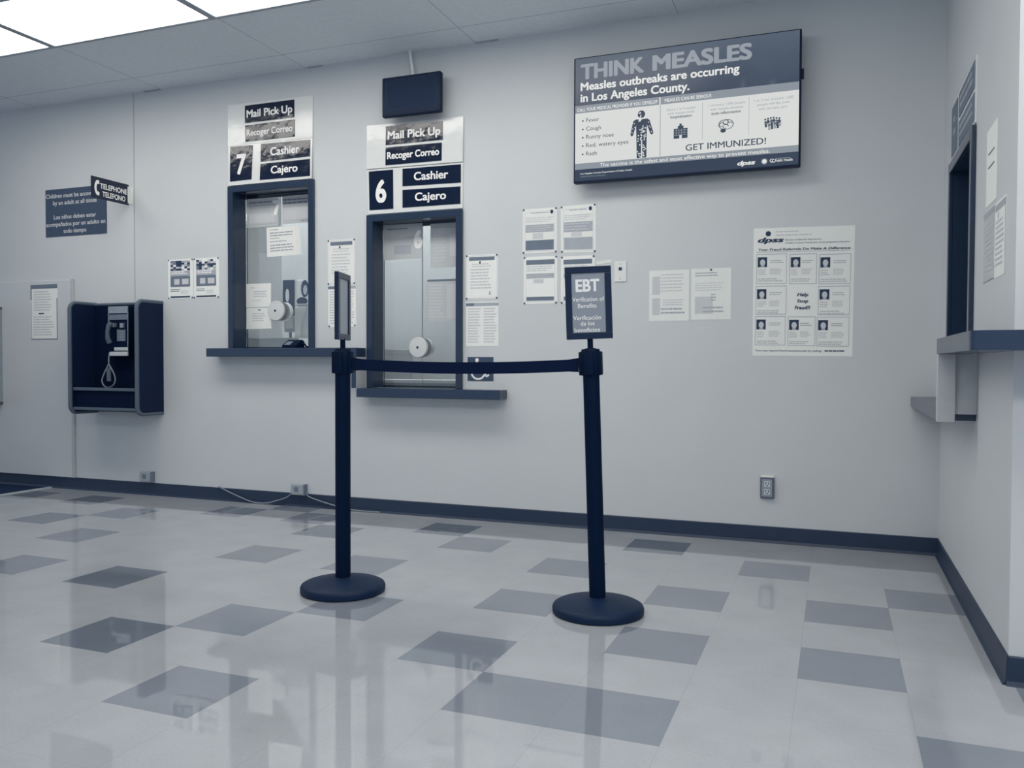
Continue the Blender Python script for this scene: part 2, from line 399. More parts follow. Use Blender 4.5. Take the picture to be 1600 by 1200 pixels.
# office behind the windows
bm = NB()
box(bm, -7.6, 0.49, 6.7, 6.8, 0, CEIL)
tag(mesh('wall_office_back', bm, OFFW), 'grey office wall seen through the cashier windows', 'wall', kind='structure')
bm = NB(); box(bm, -7.7, -7.6, WALL_Y+DEP, 6.8, 0, CEIL)
tag(mesh('wall_office_left', bm, OFFW), 'left wall of the office behind the windows', 'wall', kind='structure')
bm = NB(); box(bm, 0.49, 0.60, WALL_Y+DEP, 6.8, 0, CEIL)
tag(mesh('wall_office_right', bm, OFFW), 'right wall of the office behind the windows', 'wall', kind='structure')
bm = NB(); box(bm, -7.7, 0.6, WALL_Y+DEP, 6.8, -0.06, 0)
tag(mesh('floor_office', bm, CARPET), 'dark office floor behind the windows', 'floor', kind='structure')
bm = NB(); box(bm, -7.7, 0.6, WALL_Y+DEP, 6.8, CEIL, CEIL+0.1)
tag(mesh('ceiling_office', bm, CEILM), 'office ceiling behind the windows', 'ceiling', kind='structure')
bm = NB(); box(bm, -4.145, -3.62, 5.60, 5.66, 0, 2.3)
tag(mesh('wall_partition', bm, OFFP), 'pale office partition behind window seven, right side', 'partition', kind='structure')
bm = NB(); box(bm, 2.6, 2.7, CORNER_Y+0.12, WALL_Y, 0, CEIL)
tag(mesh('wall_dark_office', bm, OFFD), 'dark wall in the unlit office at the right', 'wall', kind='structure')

# ------------------------------------------------------------------ ceiling lights
def ceiling_light(x0, y0, label, mdiff, group, W=1.2192, Dp=0.6096):
    o = empty('ceiling_light', (x0+W/2, y0+Dp/2, CEIL), 0, label, 'ceiling light', group)
    bm = NB(); a, b, t = W/2-0.001, Dp/2-0.001, 0.024
    box(bm, -a, a, -b, -b+t, -0.012, -0.0005); box(bm, -a, a, b-t, b, -0.012, -0.0005)
    box(bm, -a, -a+t, -b+t, b-t, -0.012, -0.0005); box(bm, a-t, a, -b+t, b-t, -0.012, -0.0005)
    mesh('fixture_frame', bm, LAMPF, o)
    bm = NB(); box(bm, -a+t, a-t, -b+t, b-t, -0.007, -0.0005); mesh('diffuser', bm, mdiff, o)
    return o
LX = -3.272
for k, lab in ((-2, 'lit ceiling panel cut by the left edge of the photo'), (-1, 'lit ceiling panel at upper left, middle one of those in view'),
               (0, 'lit ceiling panel at the top edge, rightmost in view'), (1, 'lit ceiling panel out ahead of window six, right end of the row')):
    ceiling_light(LX+1.2192*k, 3.212, lab, LAMPM, 'lit ceiling panels')
for k in range(5):  # unseen row added for fill; right end follows the floor's light edge
    ceiling_light(-3.272+1.2192*k, 0.164, 'unseen lit ceiling panel in the row added behind the camera', LAMPM, 'lit ceiling panels added behind the camera')
for k in range(2):  # unseen pair added to brighten the right-hand walls
    ceiling_light(-0.834+1.2192*k, 1.688, 'unseen lit ceiling panel added nearer the camera to brighten the right side', LAMPM, 'lit ceiling panels added off to the right')
for k in range(2):  # unseen pair added to light what shows through the cashier windows
    ceiling_light(-4.9+1.9*k, 4.95, 'unseen lit ceiling panel added inside the office to light it', LAMPO, 'added lit office panels')

# ------------------------------------------------------------------ service windows
def service_window(name, label, wall, u0, u1, z0, z1, dep=DEP, mull=None, track=True):
    uc = (u0+u1)/2; loc, rz = place(wall, uc, z0)
    o = empty(name, loc, rz, label, 'service window', kind='structure')
    h = (u1-u0)/2; H = z1-z0
    bm = NB()
    for x0, x1 in ((-h, -h+FW), (h-FW, h)): box(bm, x0, x1, -0.018, -0.0005, 0, H, bev=0.003)
    box(bm, -h+FW, h-FW, -0.018, -0.0005, H-FW, H, bev=0.003)
    for x0, x1 in ((-h+FW-LIN, -h+FW), (h-FW, h-FW+LIN)): box(bm, x0, x1, -0.0005, dep, 0, H-FW)
    box(bm, -h+FW-LIN, h-FW+LIN, -0.0005, dep, H-FW, H-FW+LIN)
    box(bm, -h+FW, h-FW, dep-0.012, dep, H-FW-0.02, H-FW)
    box(bm, -h+FW, h-FW, dep-0.012, dep, 0.0, 0.012)
    mesh('window_frame', bm, FRAMEM, o)
    bm = NB(); xa, xb = -h+FW+0.002, h-FW-0.002
    if mull is None: box(bm, xa, xb, dep-0.022, dep-0.016, 0.013, H-FW-0.003)
    else:
        m = mull-uc; box(bm, xa, m-0.003, dep-0.022, dep-0.016, 0.013, H-FW-0.003); box(bm, m+0.003, xb, dep-0.022, dep-0.016, 0.013, H-FW-0.003)
    p = mesh('pane', bm, GLASS, o)
    if mull is not None:
        bm = NB(); box(bm, m-0.0028, m+0.0028, dep-0.023, dep-0.015, 0.013, H-FW-0.003); mesh('pane_joint', bm, STEEL, o)
    return o
GY = DEP-0.0225                                            # front face of the glass, behind the wall face
w7 = service_window('window_1', 'tall cashier window numbered 7, navy frame, office visible behind', 'back', *W7)
w6 = service_window('window_2', 'lower cashier window numbered 6, navy frame, closed grey glass', 'back', *W6, mull=-2.472)
w8 = service_window('window_3', 'narrow-looking dark window on the side wall at right', 'right', *W8, dep=0.12)
def disc(parent, x, z, r):
    bm = NB(); lathe(bm, [(0.006, -0.024), (0.008, -0.026), (r*0.93, -0.022), (r, -0.016), (r, -0.008), (r*0.9, -0.002), (r*0.45, -0.001), (r*0.45, 0.050), (r*0.92, 0.052), (r*0.92, 0.092)], 36, (x, GY, z), 'y')
    d = mesh('speaker_disc', bm, mat('pale_speaker_metal', '#b9bdbf', 0.32, 0.5, 0.03), parent, smooth=True); d['label'] = 'round pale speak-through disc'
    bm = NB(); lathe(bm, [(0.0085, -0.0275), (0.0085, -0.0245)], 14, (x, GY, z), 'y'); mesh('centre_hole', bm, INK4, d)
disc(w7, -3.588-(W7[0]+W7[1])/2, 1.317-W7[2], 0.070); disc(w6, -2.492-(W6[0]+W6[1])/2, 1.061-W6[2], 0.067)
NUMW = mat('white_vinyl_number', '#f6f6f4', 0.4, 0.3, 0.0)
def decal(parent, s, x0, x1, z0, z1, xc, zb):
    bm = NB(); text(bm, s, rectfn(x0-xc, x1-xc, z0-zb, z1-zb, GY-0.0025), 0, 1, 1, 1, bold=0.065, res=6)
    mesh('number_decal', bm, NUMW, parent)
decal(w7, '7', -3.622, -3.553, 1.981, 2.072, (W7[0]+W7[1])/2, W7[2]); decal(w6, '6', -2.532, -2.468, 1.704, 1.808, (W6[0]+W6[1])/2, W6[2])

# papers taped to the glass
def gp(name, label, q, draw, m=PAPER):
    y = GY-0.0002
    return paper(name, label, 'notice', q, draw, off=-y, m=m, thick=0.001)
gp('notice', 'white typed notice tinted for glass dimming at upper left behind the 7 decal', R4(-3.842, -3.578, 1.90, 2.095),
   lambda b, f: (lines(b, f, .08, .10, .85, .20, 1, 2), lines(b, f, .08, .24, .9, .50, 4, 1), bar(b, f, .08, .54, .88, .84, 0), bar(b, f, .0, .9, 1, .915, 1)), PAPER2)
gp('notice', 'white typed notice tinted for glass dimming at upper right corner of window seven', R4(-3.546, -3.290, 1.91, 2.097),
   lambda b, f: (lines(b, f, .05, .10, .95, .34, 2, 2), bar(b, f, .05, .42, .95, .84, 0), lines(b, f, .6, .9, .95, .95, 1, 2)), PAPER2)
gp('notice', 'white tilted letter taped mid window seven below the 7', [(-3.676, 1.893), (-3.402, 1.897), (-3.392, 1.698), (-3.671, 1.690)],
   lambda b, f: (lines(b, f, .1, .08, .35, .14, 1, 1), lines(b, f, .1, .18, .9, .36, 2, 1), lines(b, f, .1, .37, .4, .43, 1, 1), lines(b, f, .1, .48, .7, .55, 1, 1), lines(b, f, .1, .6, .85, .88, 3, 1)))
gp('notice', 'small white sheet at lower left of window seven, upper one', R4(-3.850, -3.641, 1.347, 1.510),
   lambda b, f: (lines(b, f, .2, .15, .4, .25, 1, 0), lines(b, f, .3, .32, .85, .62, 3, 0), lines(b, f, .25, .7, .6, .78, 1, 0)))
gp('notice', 'small white sheet at lower left of window seven, lower one', [(-3.848, 1.343), (-3.641, 1.340), (-3.638, 1.197), (-3.850, 1.194)],
   lambda b, f: (bar(b, f, .47, .08, .6, .13, 2), lines(b, f, .25, .25, .8, .7, 4, 0)))
gp('notice', 'white form sheet tinted for glass dimming at upper left of window six beside the 6', [(-2.757, 1.859), (-2.474, 1.857), (-2.474, 1.632), (-2.75, 1.63)],
   lambda b, f: (lines(b, f, .1, .12, .8, .18, 1, 2), lines(b, f, .2, .3, .75, .42, 2, 0), bar(b, f, .28, .6, .72, .85, 1)), PAPER2)
gp('notice', 'white form sheet tinted for glass dimming at upper right of window six', R4(-2.413, -2.180, 1.568, 1.847),
   lambda b, f: (lines(b, f, .08, .08, .9, .14, 1, 1), lines(b, f, .1, .25, .5, .9, 9, 0), bar(b, f, .58, .25, .95, .75, 0)), PAPER2)
gp('notice', 'white two-column form tinted for glass dimming at mid right of window six', R4(-2.435, -2.180, 1.228, 1.494),
   lambda b, f: (bar(b, f, .0, .0, 1, .05, 2), lines(b, f, .06, .12, .46, .95, 11, 0), bar(b, f, .55, .12, .95, .95, 0)), PAPER2)

o = empty('privacy_board', (-2.85, 5.75, 0), 0, 'plain pale board seen through window six', 'board')
bm = NB(); box(bm, -0.70, 0.70, 0, 0.02, 0.60, 2.4, bev=0.003); mesh('board', bm, OFFP, o)
for sx in (-0.6, 0.6):
    bm = NB(); box(bm, sx-0.02, sx+0.02, 0.0205, 0.05, 0.0, 2.3); mesh('leg', bm, STEEL, o)
o = empty('inner_ledge', (-2.52, 4.90, 0.80), 0, 'pale inner ledge at the bottom of window six', 'ledge')
bm = NB(); box(bm, -0.36, 0.36, -0.05, 0.12, 0.03, 0.052, bev=0.003); mesh('top', bm, PLASTW, o)
bm = NB(); box(bm, -0.36, 0.36, 0.0, 0.10, -0.80, 0.03); mesh('cabinet', bm, PALELAM, o)
# things in the office seen through window seven
def portrait(name, label, x0, x1, z0, z1, y, tone):
    o = empty(name, ((x0+x1)/2, y, (z0+z1)/2), 0, label, 'portrait'); a, b = (x1-x0)/2, (z1-z0)/2
    bm = NB(); box(bm, -a, a, -0.012, -0.0005, -b, b, bev=0.002); mesh('board', bm, tone, o)
    f = rectfn(-a, a, -b, b, -0.0128); bm = NB()
    def blob(cx, cy, rx, ry, mi): lathe_disc(bm, f, cx, cy, rx, mi, ry/rx, 18)
    return o, bm, blob
o, bm, blob = portrait('portrait_poster', 'dark portrait poster beyond the speaker disc, left one', -4.128, -4.022, 1.33, 1.62, 5.60, INK4)
blob(.42, .42, .17, .18, 0); blob(.5, .72, .12, .12, 1); mesh('picture', bm, INKS, o)
o, bm, blob = portrait('portrait_poster', 'dark-haired portrait poster beyond the speaker disc, right one', -3.995, -3.865, 1.42, 1.615, 5.60, INK1)
blob(.6, .35, .28, .35, 3); blob(.4, .85, .4, .16, 3); blob(.62, .4, .15, .2, 1); mesh('picture', bm, INKS, o)
o = empty('office_desk', (-3.55, 5.2, 0), 0, 'pale office desk behind window seven', 'desk')
bm = NB(); box(bm, -0.75, 0.62, -0.34, 0.36, 1.02, 1.06, bev=0.004); mesh('desktop', bm, PALELAM, o)
bm = NB(); box(bm, -0.75, -0.72, -0.3, 0.33, 0, 1.02); mesh('side_panel', bm, PALELAM, o)
bm = NB(); box(bm, 0.59, 0.62, -0.3, 0.33, 0, 1.02); mesh('side_panel', bm, PALELAM, o)
o = empty('counting_machine', (-3.53, 5.06, 1.06), 0, 'white office machine on the desk at right of window seven', 'machine')
bm = NB(); box(bm, -0.068, 0.09, -0.06, 0.12, 0.0, 0.30, bev=0.012); mesh('body', bm, PLASTW, o, smooth=True)
bm = NB(); box(bm, -0.05, 0.08, -0.05, 0.10, 0.30, 0.32, bev=0.005); mesh('lid', bm, PALELAM, o)
bm = NB(); tube(bm, smooth_path([(0.0, -0.066, 0.02), (0.0, -0.068, 0.16), (0.03, -0.06, 0.25), (0.075, -0.04, 0.43)]), 0.006); mesh('cable', bm, INK1, o)
o = empty('paper_tray', (-3.55, 4.875, 1.06), 0, 'long white paper tray lying inside window seven', 'tray')
bm = NB(); box(bm, -0.36, 0.10, -0.03, 0.10, 0.0, 0.006, bev=0.001); box(bm, -0.36, 0.10, -0.03, -0.026, 0.006, 0.072); box(bm, -0.36, 0.10, 0.096, 0.10, 0.006, 0.072); box(bm, -0.36, -0.356, -0.026, 0.096, 0.006, 0.072); box(bm, 0.096, 0.10, -0.026, 0.096, 0.006, 0.072)
mesh('shell', bm, PLASTW, o)
o = empty('desk_calculator', (-3.655, 5.03, 1.06), 0, 'small grey desk display standing below the speaker disc', 'display')
bm = NB(); box(bm, -0.035, 0.035, -0.02, 0.03, 0.0, 0.02, bev=0.004); mesh('foot', bm, INK3, o)
bm = NB(); box(bm, -0.008, 0.008, 0.0, 0.012, 0.02, 0.12); mesh('stem', bm, INK3, o)
bm = NB(); box(bm, -0.042, 0.048, -0.012, 0.014, 0.12, 0.235, bev=0.008); h = mesh('housing', bm, INK2, o)
bm = NB(); box(bm, -0.030, 0.036, -0.0135, -0.0125, 0.145, 0.215); mesh('screen', bm, INK1, h)

# ------------------------------------------------------------------ counters
SD = 0.12
o = empty('counter_shelf', ((-3.997-2.815)/2, WALL_Y, 1.0), 0, 'navy laminate counter shelf under window seven', 'counter', 'counter shelves')
bm = NB(); box(bm, -0.591, 0.591, -SD, -0.0005, 0.0, 0.057, bev=0.004); mesh('top', bm, LAMI, o)
o = empty('counter_shelf', (-2.32, WALL_Y, 0.745), 0, 'lower navy laminate counter shelf under window six', 'counter', 'counter shelves')
bm = NB(); box(bm, -0.495, 0.482, -SD, -0.0005, 0.0, 0.057, bev=0.004); mesh('top', bm, LAMI, o)
o = empty('counter_divider', (-2.832, WALL_Y, 0.803), 0, 'upright divider joining the high and low counters, behind left barrier post', 'divider', 'counter dividers')
bm = NB(); box(bm, -0.016, 0.013, -SD+0.003, -0.0005, 0.0, 0.196); mesh('panel', bm, PALELAM, o)
bm = NB(); box(bm, -0.017, 0.014, -SD-0.001, -SD+0.003, -0.001, 0.196, bev=0.001); mesh('edge_band', bm, LAMI, o)
# side wall: low counter at the back, high counter wrapping the corner
CX = 0.362
o = empty('counter_shelf', (RX, 4.11, 0.750), RIGHT, 'low counter shelf under the side window, touching the back corner', 'counter', 'counter shelves')
bm = NB(); box(bm, -0.568, 0.56, -(RX-CX), -0.0005, 0.0, 0.05, bev=0.003); mesh('top', bm, LAMI, o)
o = empty('counter_shelf', (RX, 2.86, 1.003), 0, 'high navy counter wrapping round the right wall end', 'counter', 'counter shelves')
bm = NB()
x0, y0, y1, rr = CX-RX, 2.69-2.86, 3.55-2.86, 0.05
out = [(x0, y1)] + [(x0+rr-rr*math.cos(a), y0+rr-rr*math.sin(a)) for a in [PI/2*k/8 for k in range(9)]] + [(1.8, y0), (1.8, -0.0005), (-0.0005, -0.0005), (-0.0005, y1)]
a = [bm.verts.new((x, y, 0)) for x, y in out]; b = [bm.verts.new((x, y, 0.057)) for x, y in out]
bm.faces.new(a); bm.faces.new(b)
for i in range(len(out)): bm.faces.new((a[i], a[(i+1) % len(out)], b[(i+1) % len(out)], b[i]))
bmesh.ops.recalc_face_normals(bm, faces=bm.faces[:])
mesh('top', bm, LAMI, o, smooth=True)
o = empty('counter_divider', (RX, 3.55, 0.750), 0, 'pale upright divider under the far end of the high counter', 'divider', 'counter dividers')
bm = NB(); box(bm, CX-RX+0.06, -0.0006, -0.001, 0.0185, 0.051, 0.252); box(bm, CX-RX+0.06, -0.0006, -0.022, -0.001, 0.026, 0.252); mesh('panel', bm, PALELAM, o)
bm = NB(); box(bm, CX-RX, CX-RX+0.06, -0.046, -0.0005, -0.004, 0.252, bev=0.002); mesh('front_post', bm, PALELAM, o)
# black device on counter seven
o = empty('signature_pad', (-3.342, WALL_Y-0.035, 1.0575), 0, 'low black device with sloping face on the counter of window seven', 'device')
bm = NB(); prism_x(bm, [(-0.05, 0), (0.045, 0), (0.045, 0.045), (0.02, 0.056), (-0.05, 0.018)], -0.062, 0.052); bmesh.ops.bevel(bm, geom=bm.edges[:], offset=0.003, segments=2, affect='EDGES'); mesh('body', bm, BLACKP, o)
bm = NB(); quad(bm, [(-0.045, -0.0475, 0.0210), (0.0, -0.0475, 0.0210), (0.0, -0.005, 0.0445), (-0.045, -0.005, 0.0445)]); mesh('pad', bm, INK3, o)
bm = NB(); tube(bm, smooth_path([(0.05, 0.0, 0.02), (0.075, 0.0, 0.03), (0.088, 0.01, 0.012), (0.09, 0.03, 0.006)]), 0.006); mesh('cord', bm, BLACKP, o)

# ------------------------------------------------------------------ signs over the windows
def sign(name, label, wall, q, panels, tilt=0.0, m=SIGNWHITE, off=0.0, pm=None, lm=None):
    uc = sum(p[0] for p in q)/4; zc = sum(p[1] for p in q)/4; loc, rz = place(wall, uc, zc, off)
    o = empty(name, loc, rz, label, 'sign')
    o.rotation_euler = (tilt, 0, rz)
    lq = [(p[0]-uc, p[1]-zc) for p in q]; h = max(p[1] for p in lq)
    lift = abs(math.sin(tilt))*h+0.0005
    bm = NB(); f0, f1 = quadfn(lq, -lift-0.006), quadfn(lq, -lift)
    c = [(0, 0), (1, 0), (1, 1), (0, 1)]; a = [bm.verts.new(f0(*p)) for p in c]; b = [bm.verts.new(f1(*p)) for p in c]
    bm.faces.new(a[::-1]); bm.faces.new(b)
    for i in range(4): bm.faces.new((a[i], a[(i+1) % 4], b[(i+1) % 4], b[i]))
    bmesh.ops.recalc_face_normals(bm, faces=bm.faces[:])
    mesh('board', bm, m, o)
    for (pq, txt, tx, bold) in panels:
        pl = [(p[0]-uc, p[1]-zc) for p in pq]
        bm = NB(); g0, g1 = quadfn(pl, -lift-0.0085), quadfn(pl, -lift-0.006)
        a = [bm.verts.new(g0(*p)) for p in c]; b = [bm.verts.new(g1(*p)) for p in c]
        bm.faces.new(a[::-1]); bm.faces.new(b)
        for i in range(4): bm.faces.new((a[i], a[(i+1) % 4], b[(i+1) % 4], b[i]))
        bmesh.ops.recalc_face_normals(bm, faces=bm.faces[:])
        p = mesh('panel', bm, pm or SIGNNAVY, o)
        bm = NB(); ft = quadfn(pl, -lift-0.0092)
        if txt is None: lines(bm, ft, *tx)
        else: text(bm, txt, ft, *tx, bold=bold, res=6)
        mesh('lettering', bm, lm or LETTER, p)
    return o
Q = lambda *p: list(p)
mu, rc, ca, cj = (.035, .965, .70, .41), (.03, .96, .66, .37), (.20, .79, .70, .44), (.22, .76, .66, .44)
sign('mail_sign', 'white laminated mail pick up sign above window seven', 'back', Q((-3.899, 2.721), (-3.210, 2.712), (-3.214, 2.437), (-3.900, 2.443)), [
    (Q((-3.754, 2.702), (-3.355, 2.701), (-3.355, 2.584), (-3.754, 2.585)), 'Mail Pick Up', mu, .034),
    (Q((-3.752, 2.568), (-3.351, 2.570), (-3.351, 2.457), (-3.752, 2.459)), 'Recoger Correo', rc, .034)], tilt=0.0)
sign('cashier_sign', 'white cashier board with number 7 right above window seven', 'back', Q((-3.895, 2.442), (-3.214, 2.434), (-3.216, 2.170), (-3.893, 2.170)), [
    (Q((-3.879, 2.438), (-3.690, 2.430), (-3.696, 2.200), (-3.875, 2.197)), '7', (.30, .73, .80, .54), .04),
    (Q((-3.623, 2.432), (-3.230, 2.426), (-3.231, 2.316), (-3.624, 2.312)), 'Cashier', ca, .028),
    (Q((-3.624, 2.298), (-3.231, 2.298), (-3.228, 2.187), (-3.628, 2.190)), 'Cajero', cj, .028)], tilt=-0.032)
sign('mail_sign', 'white laminated mail pick up sign under the small black monitor', 'back', Q((-2.805, 2.474), (-2.128, 2.464), (-2.131, 2.190), (-2.805, 2.197)), [
    (Q((-2.665, 2.455), (-2.266, 2.450), (-2.266, 2.335), (-2.665, 2.337)), 'Mail Pick Up', mu, .034),
    (Q((-2.665, 2.322), (-2.272, 2.318), (-2.272, 2.208), (-2.665, 2.210)), 'Recoger Correo', rc, .034)], tilt=-0.022)
sign('cashier_sign', 'white cashier board with number 6 right above window six', 'back', Q((-2.805, 2.194), (-2.131, 2.186), (-2.133, 1.910), (-2.795, 1.910)), [
    (Q((-2.789, 2.182), (-2.614, 2.181), (-2.612, 1.935), (-2.784, 1.936)), '6', (.27, .72, .80, .54), .04),
    (Q((-2.546, 2.180), (-2.144, 2.176), (-2.144, 2.065), (-2.546, 2.071)), 'Cashier', ca, .028),
    (Q((-2.546, 2.048), (-2.147, 2.042), (-2.147, 1.936), (-2.546, 1.937)), 'Cajero', cj, .028)])
sign('cashier_sign', 'narrow-looking striped sign board above the side window', 'right', R4(-4.352, -3.655, 1.893, 2.15), [
    (R4(-4.335, -4.15, 1.915, 2.135), None, (.3, .25, .7, .75, 2, 0, .5, .1), 0),
    (R4(-4.10, -3.67, 2.032, 2.135), None, (.08, .2, .92, .85, 2, 0, .5, .05), 0),
    (R4(-4.10, -3.67, 1.908, 2.012), None, (.08, .2, .92, .85, 2, 0, .5, .05), 0)], pm=INK3, lm=INK2)  # panels greyed and lettering dulled: grazing sheen put into the colours

# children sign (faded), telephone flag sign
o = empty('wall_sign', (-5.31, WALL_Y, 2.086), 0, 'faded navy bilingual sign about children, behind the telephone sign', 'sign')
bm = NB(); box(bm, -0.305, 0.305, -0.005, -0.0005, -0.178, 0.178, bev=0.001); mesh('plate', bm, FADED, o)
bm = NB(); f = rectfn(-0.305, 0.305, -0.178, 0.178, -0.0058)
for s, a, b, t in (('Children must be accompanied', .01, .985, .185), ('by an adult at all times', .13, .85, .335), ('Los niños deben estar', .14, .84, .635), ('acompañados por un adulto en', .01, .985, .785), ('todo tiempo', .30, .68, .935)):
    text(bm, s, f, a, b, t, .085, bold=.025)
mesh('lettering', bm, INK1, o)
o = empty('telephone_sign', (-4.772, WALL_Y, 2.165), 0, 'navy telephone flag sign sticking out from the wall', 'sign')
bm = NB(); box(bm, -0.003, 0.003, -0.350, -0.024, -0.073, 0.075, bev=0.001); p = mesh('flag', bm, SIGNNAVY, o)
bm = NB(); box(bm, -0.004, 0.020, -0.004, -0.0005, -0.060, 0.060); box(bm, -0.0045, -0.003, -0.035, -0.004, -0.060, 0.060); box(bm, 0.003, 0.0045, -0.035, -0.004, -0.060, 0.060); mesh('bracket', bm, PLASTW, o)
def flagfn(s, t): return (0.0037, -0.350+0.326*s, 0.075-0.148*t)
bm = NB(); text(bm, 'TELEPHONE', flagfn, .22, .95, .50, .235, bold=.025, nrm=(1, 0, 0)); text(bm, 'TELEFONO', flagfn, .28, .90, .86, .235, bold=.025, nrm=(1, 0, 0))
hs = [(.155, .14), (.20, .16), (.205, .30), (.17, .33), (.15, .32), (.135, .40), (.13, .50), (.135, .60), (.15, .68), (.17, .67), (.205, .70), (.20, .84), (.155, .86), (.115, .80), (.085, .66), (.075, .50), (.085, .34), (.115, .20)]
bm.faces.new([bm.verts.new(flagfn(*q)) for q in hs][::-1])
mesh('lettering', bm, LETTER, p)

# accessibility sign
o = empty('accessibility_sign', (-2.013, WALL_Y, 0.927), 0, 'small grey wheelchair symbol sign behind the belt', 'sign')
bm = NB(); box(bm, -0.085, 0.085, -0.004, -0.0005, -0.072, 0.072, bev=0.001); mesh('plate', bm, FADED, o)
bm = NB()
def disc2(cx, cz, r, n=16): bm.faces.new([bm.verts.new((cx+r*math.cos(2*PI*k/n), -0.0048, cz+r*math.sin(2*PI*k/n))) for k in range(n)])
disc2(-0.022, 0.054, 0.012)
def stroke(pts, wd):
    for (x0, z0), (x1, z1) in zip(pts, pts[1:]):
        d = Vector((x1-x0, z1-z0)); n = Vector((-d.y, d.x)).normalized()*wd/2
        bm.faces.new([bm.verts.new((x, -0.0048, z)) for x, z in ((x0-n.x, z0-n.y), (x1-n.x, z1-n.y), (x1+n.x, z1+n.y), (x0+n.x, z0+n.y))])
stroke([(-0.022, 0.044), (-0.018, -0.012), (0.022, -0.012), (0.040, -0.046), (0.058, -0.036)], 0.012); stroke([(-0.020, 0.018), (0.016, 0.018)], 0.010)
stroke([(-0.014+0.044*math.cos(a), -0.020+0.042*math.sin(a)) for a in [math.radians(d) for d in range(110, 345, 12)]], 0.012)
mesh('symbol', bm, LETTER, o)

# ------------------------------------------------------------------ papers on the long wall
def mosaic(b, f, s0, t0, s1, t1, nx, ny, tones):
    for i in range(nx):
        for j in range(ny):
            bar(b, f, s0+(s1-s0)*i/nx, t0+(t1-t0)*j/ny, s0+(s1-s0)*(i+1)/nx, t0+(t1-t0)*(j+1)/ny, random.choice(tones))
def flyer(b, f):
    mosaic(b, f, .1, .04, .88, .29, 7, 5, (3, 3, 2, 1, 3, 0, 4)); bar(b, f, .1, .30, .88, .42, 1); lines(b, f, .14, .31, .85, .40, 2, 4, .6)
    bar(b, f, .1, .425, .88, .70, 2); bar(b, f, .25, .50, .46, .64, 0); bar(b, f, .56, .50, .82, .64, 0); lines(b, f, .1, .76, .5, .84, 2, 2); lines(b, f, .5, .8, .85, .9, 2, 0); bar(b, f, .1, .935, .88, .975, 3)
paper('flyer', 'photo flyer left of window seven, left of the pair', 'flyer', R4(-4.434, -4.210, 1.411, 1.689), flyer, pins=P4, group='pair of photo flyers')
paper('flyer', 'photo flyer left of window seven, nearer the window frame', 'flyer', R4(-4.204, -3.984, 1.410, 1.689), flyer, pins=P4, group='pair of photo flyers')
def notice_l(b, f):
    bar(b, f, .0, .0, 1, .075, 2); bar(b, f, .0, .075, .04, .28, 2); bar(b, f, .97, .25, 1, 1, 2); bar(b, f, 0, .985, 1, 1, 2); bar(b, f, .02, .3, .04, 1, 1); bar(b, f, .3, .515, .5, .54, 3)
    lines(b, f, .12, .12, .85, .5, 8, 0); lines(b, f, .1, .58, .88, .95, 8, 0)
paper('notice', 'dark-edged white notice left of the wall telephone', 'notice', R4(-5.765, -5.486, 1.131, 1.549), notice_l, off=0.016)
def certificate(b, f):
    frame_bars(b, f, .02, .02, .98, .98, .01, 0); bar(b, f, .1, .05, .9, .13, 2); bar(b, f, .42, .15, .47, .2, 3); lines(b, f, .2, .2, .85, .30, 2, 0); lines(b, f, .15, .32, .85, .8, 7, 0); bar(b, f, .3, .82, .75, .93, 4); bar(b, f, .74, .83, .77, .91, 2)
def columns(b, f):
    bar(b, f, .0, .02, 1, .09, 1); bar(b, f, .0, .02, .25, .09, 2); lines(b, f, .06, .14, .46, .95, 13, 0); lines(b, f, .55, .14, .95, .95, 13, 0)
paper('notice', 'white notice right of window seven, upper sheet', 'notice', R4(-3.103, -2.895, 1.470, 1.763), certificate, pins=P4, m=PAPERG)
paper('notice', 'white notice right of window seven, lower sheet behind the turned sign', 'notice', [(-3.099, 1.466), (-2.891, 1.466), (-2.887, 1.197), (-3.100, 1.192)], columns, pins=((.04, .97), (.95, .97)))
paper('notice', 'white notice right of window six, upper sheet', 'notice', R4(-2.112, -1.901, 1.351, 1.621), certificate, pins=P4)
paper('notice', 'white two-column notice right of window six, above the wheelchair sign', 'notice', R4(-2.110, -1.896, 1.065, 1.334), columns)
def p4(top, a, b2, bot):
    def d(b, f):
        frame_bars(b, f, .07, .07, .93, .95, .008, 0)
        if top: bar(b, f, .08, .07, .92, .17, top)
        else:
            lines(b, f, .25, .09, .8, .13, 1, 1); lathe_disc(b, f, .85, .09, .045, 3)
        lines(b, f, .1, .20, .9, .33, 3, 0)
        bar(b, f, .09, a[0], .91, a[1], a[2]); bar(b, f, .3, b2[0], .6, b2[1], 0); bar(b, f, .09, bot[0], .91, bot[1], bot[2]); lines(b, f, .12, a[0]+.03, .85, a[1], 3, 0, .3)
    return d
paper('poster', 'printed notice in the block of four, upper left', 'poster', R4(-1.742, -1.528, 1.614, 1.877), p4(0, (.36, .53, 1), (.55, .68, 0), (.71, .93, 2)), pins=P4, m=PAPERG)
paper('poster', 'printed notice in the block of four, upper right below the television', 'poster', [(-1.506, 1.879), (-1.294, 1.883), (-1.292, 1.604), (-1.502, 1.610)], p4(0, (.35, .56, 1), (.57, .66, 0), (.68, .93, 1)), pins=P4, m=PAPERG)
paper('poster', 'printed notice in the block of four, lower left', 'poster', R4(-1.735, -1.525, 1.314, 1.594), p4(2, (.36, .46, 1), (.48, .56, 0), (.85, .93, 2)), pins=P4)
paper('poster', 'printed notice partly hidden behind the EBT sign', 'poster', R4(-1.502, -1.298, 1.312, 1.587), p4(2, (.36, .46, 1), (.48, .56, 0), (.85, .93, 2)), pins=P4)
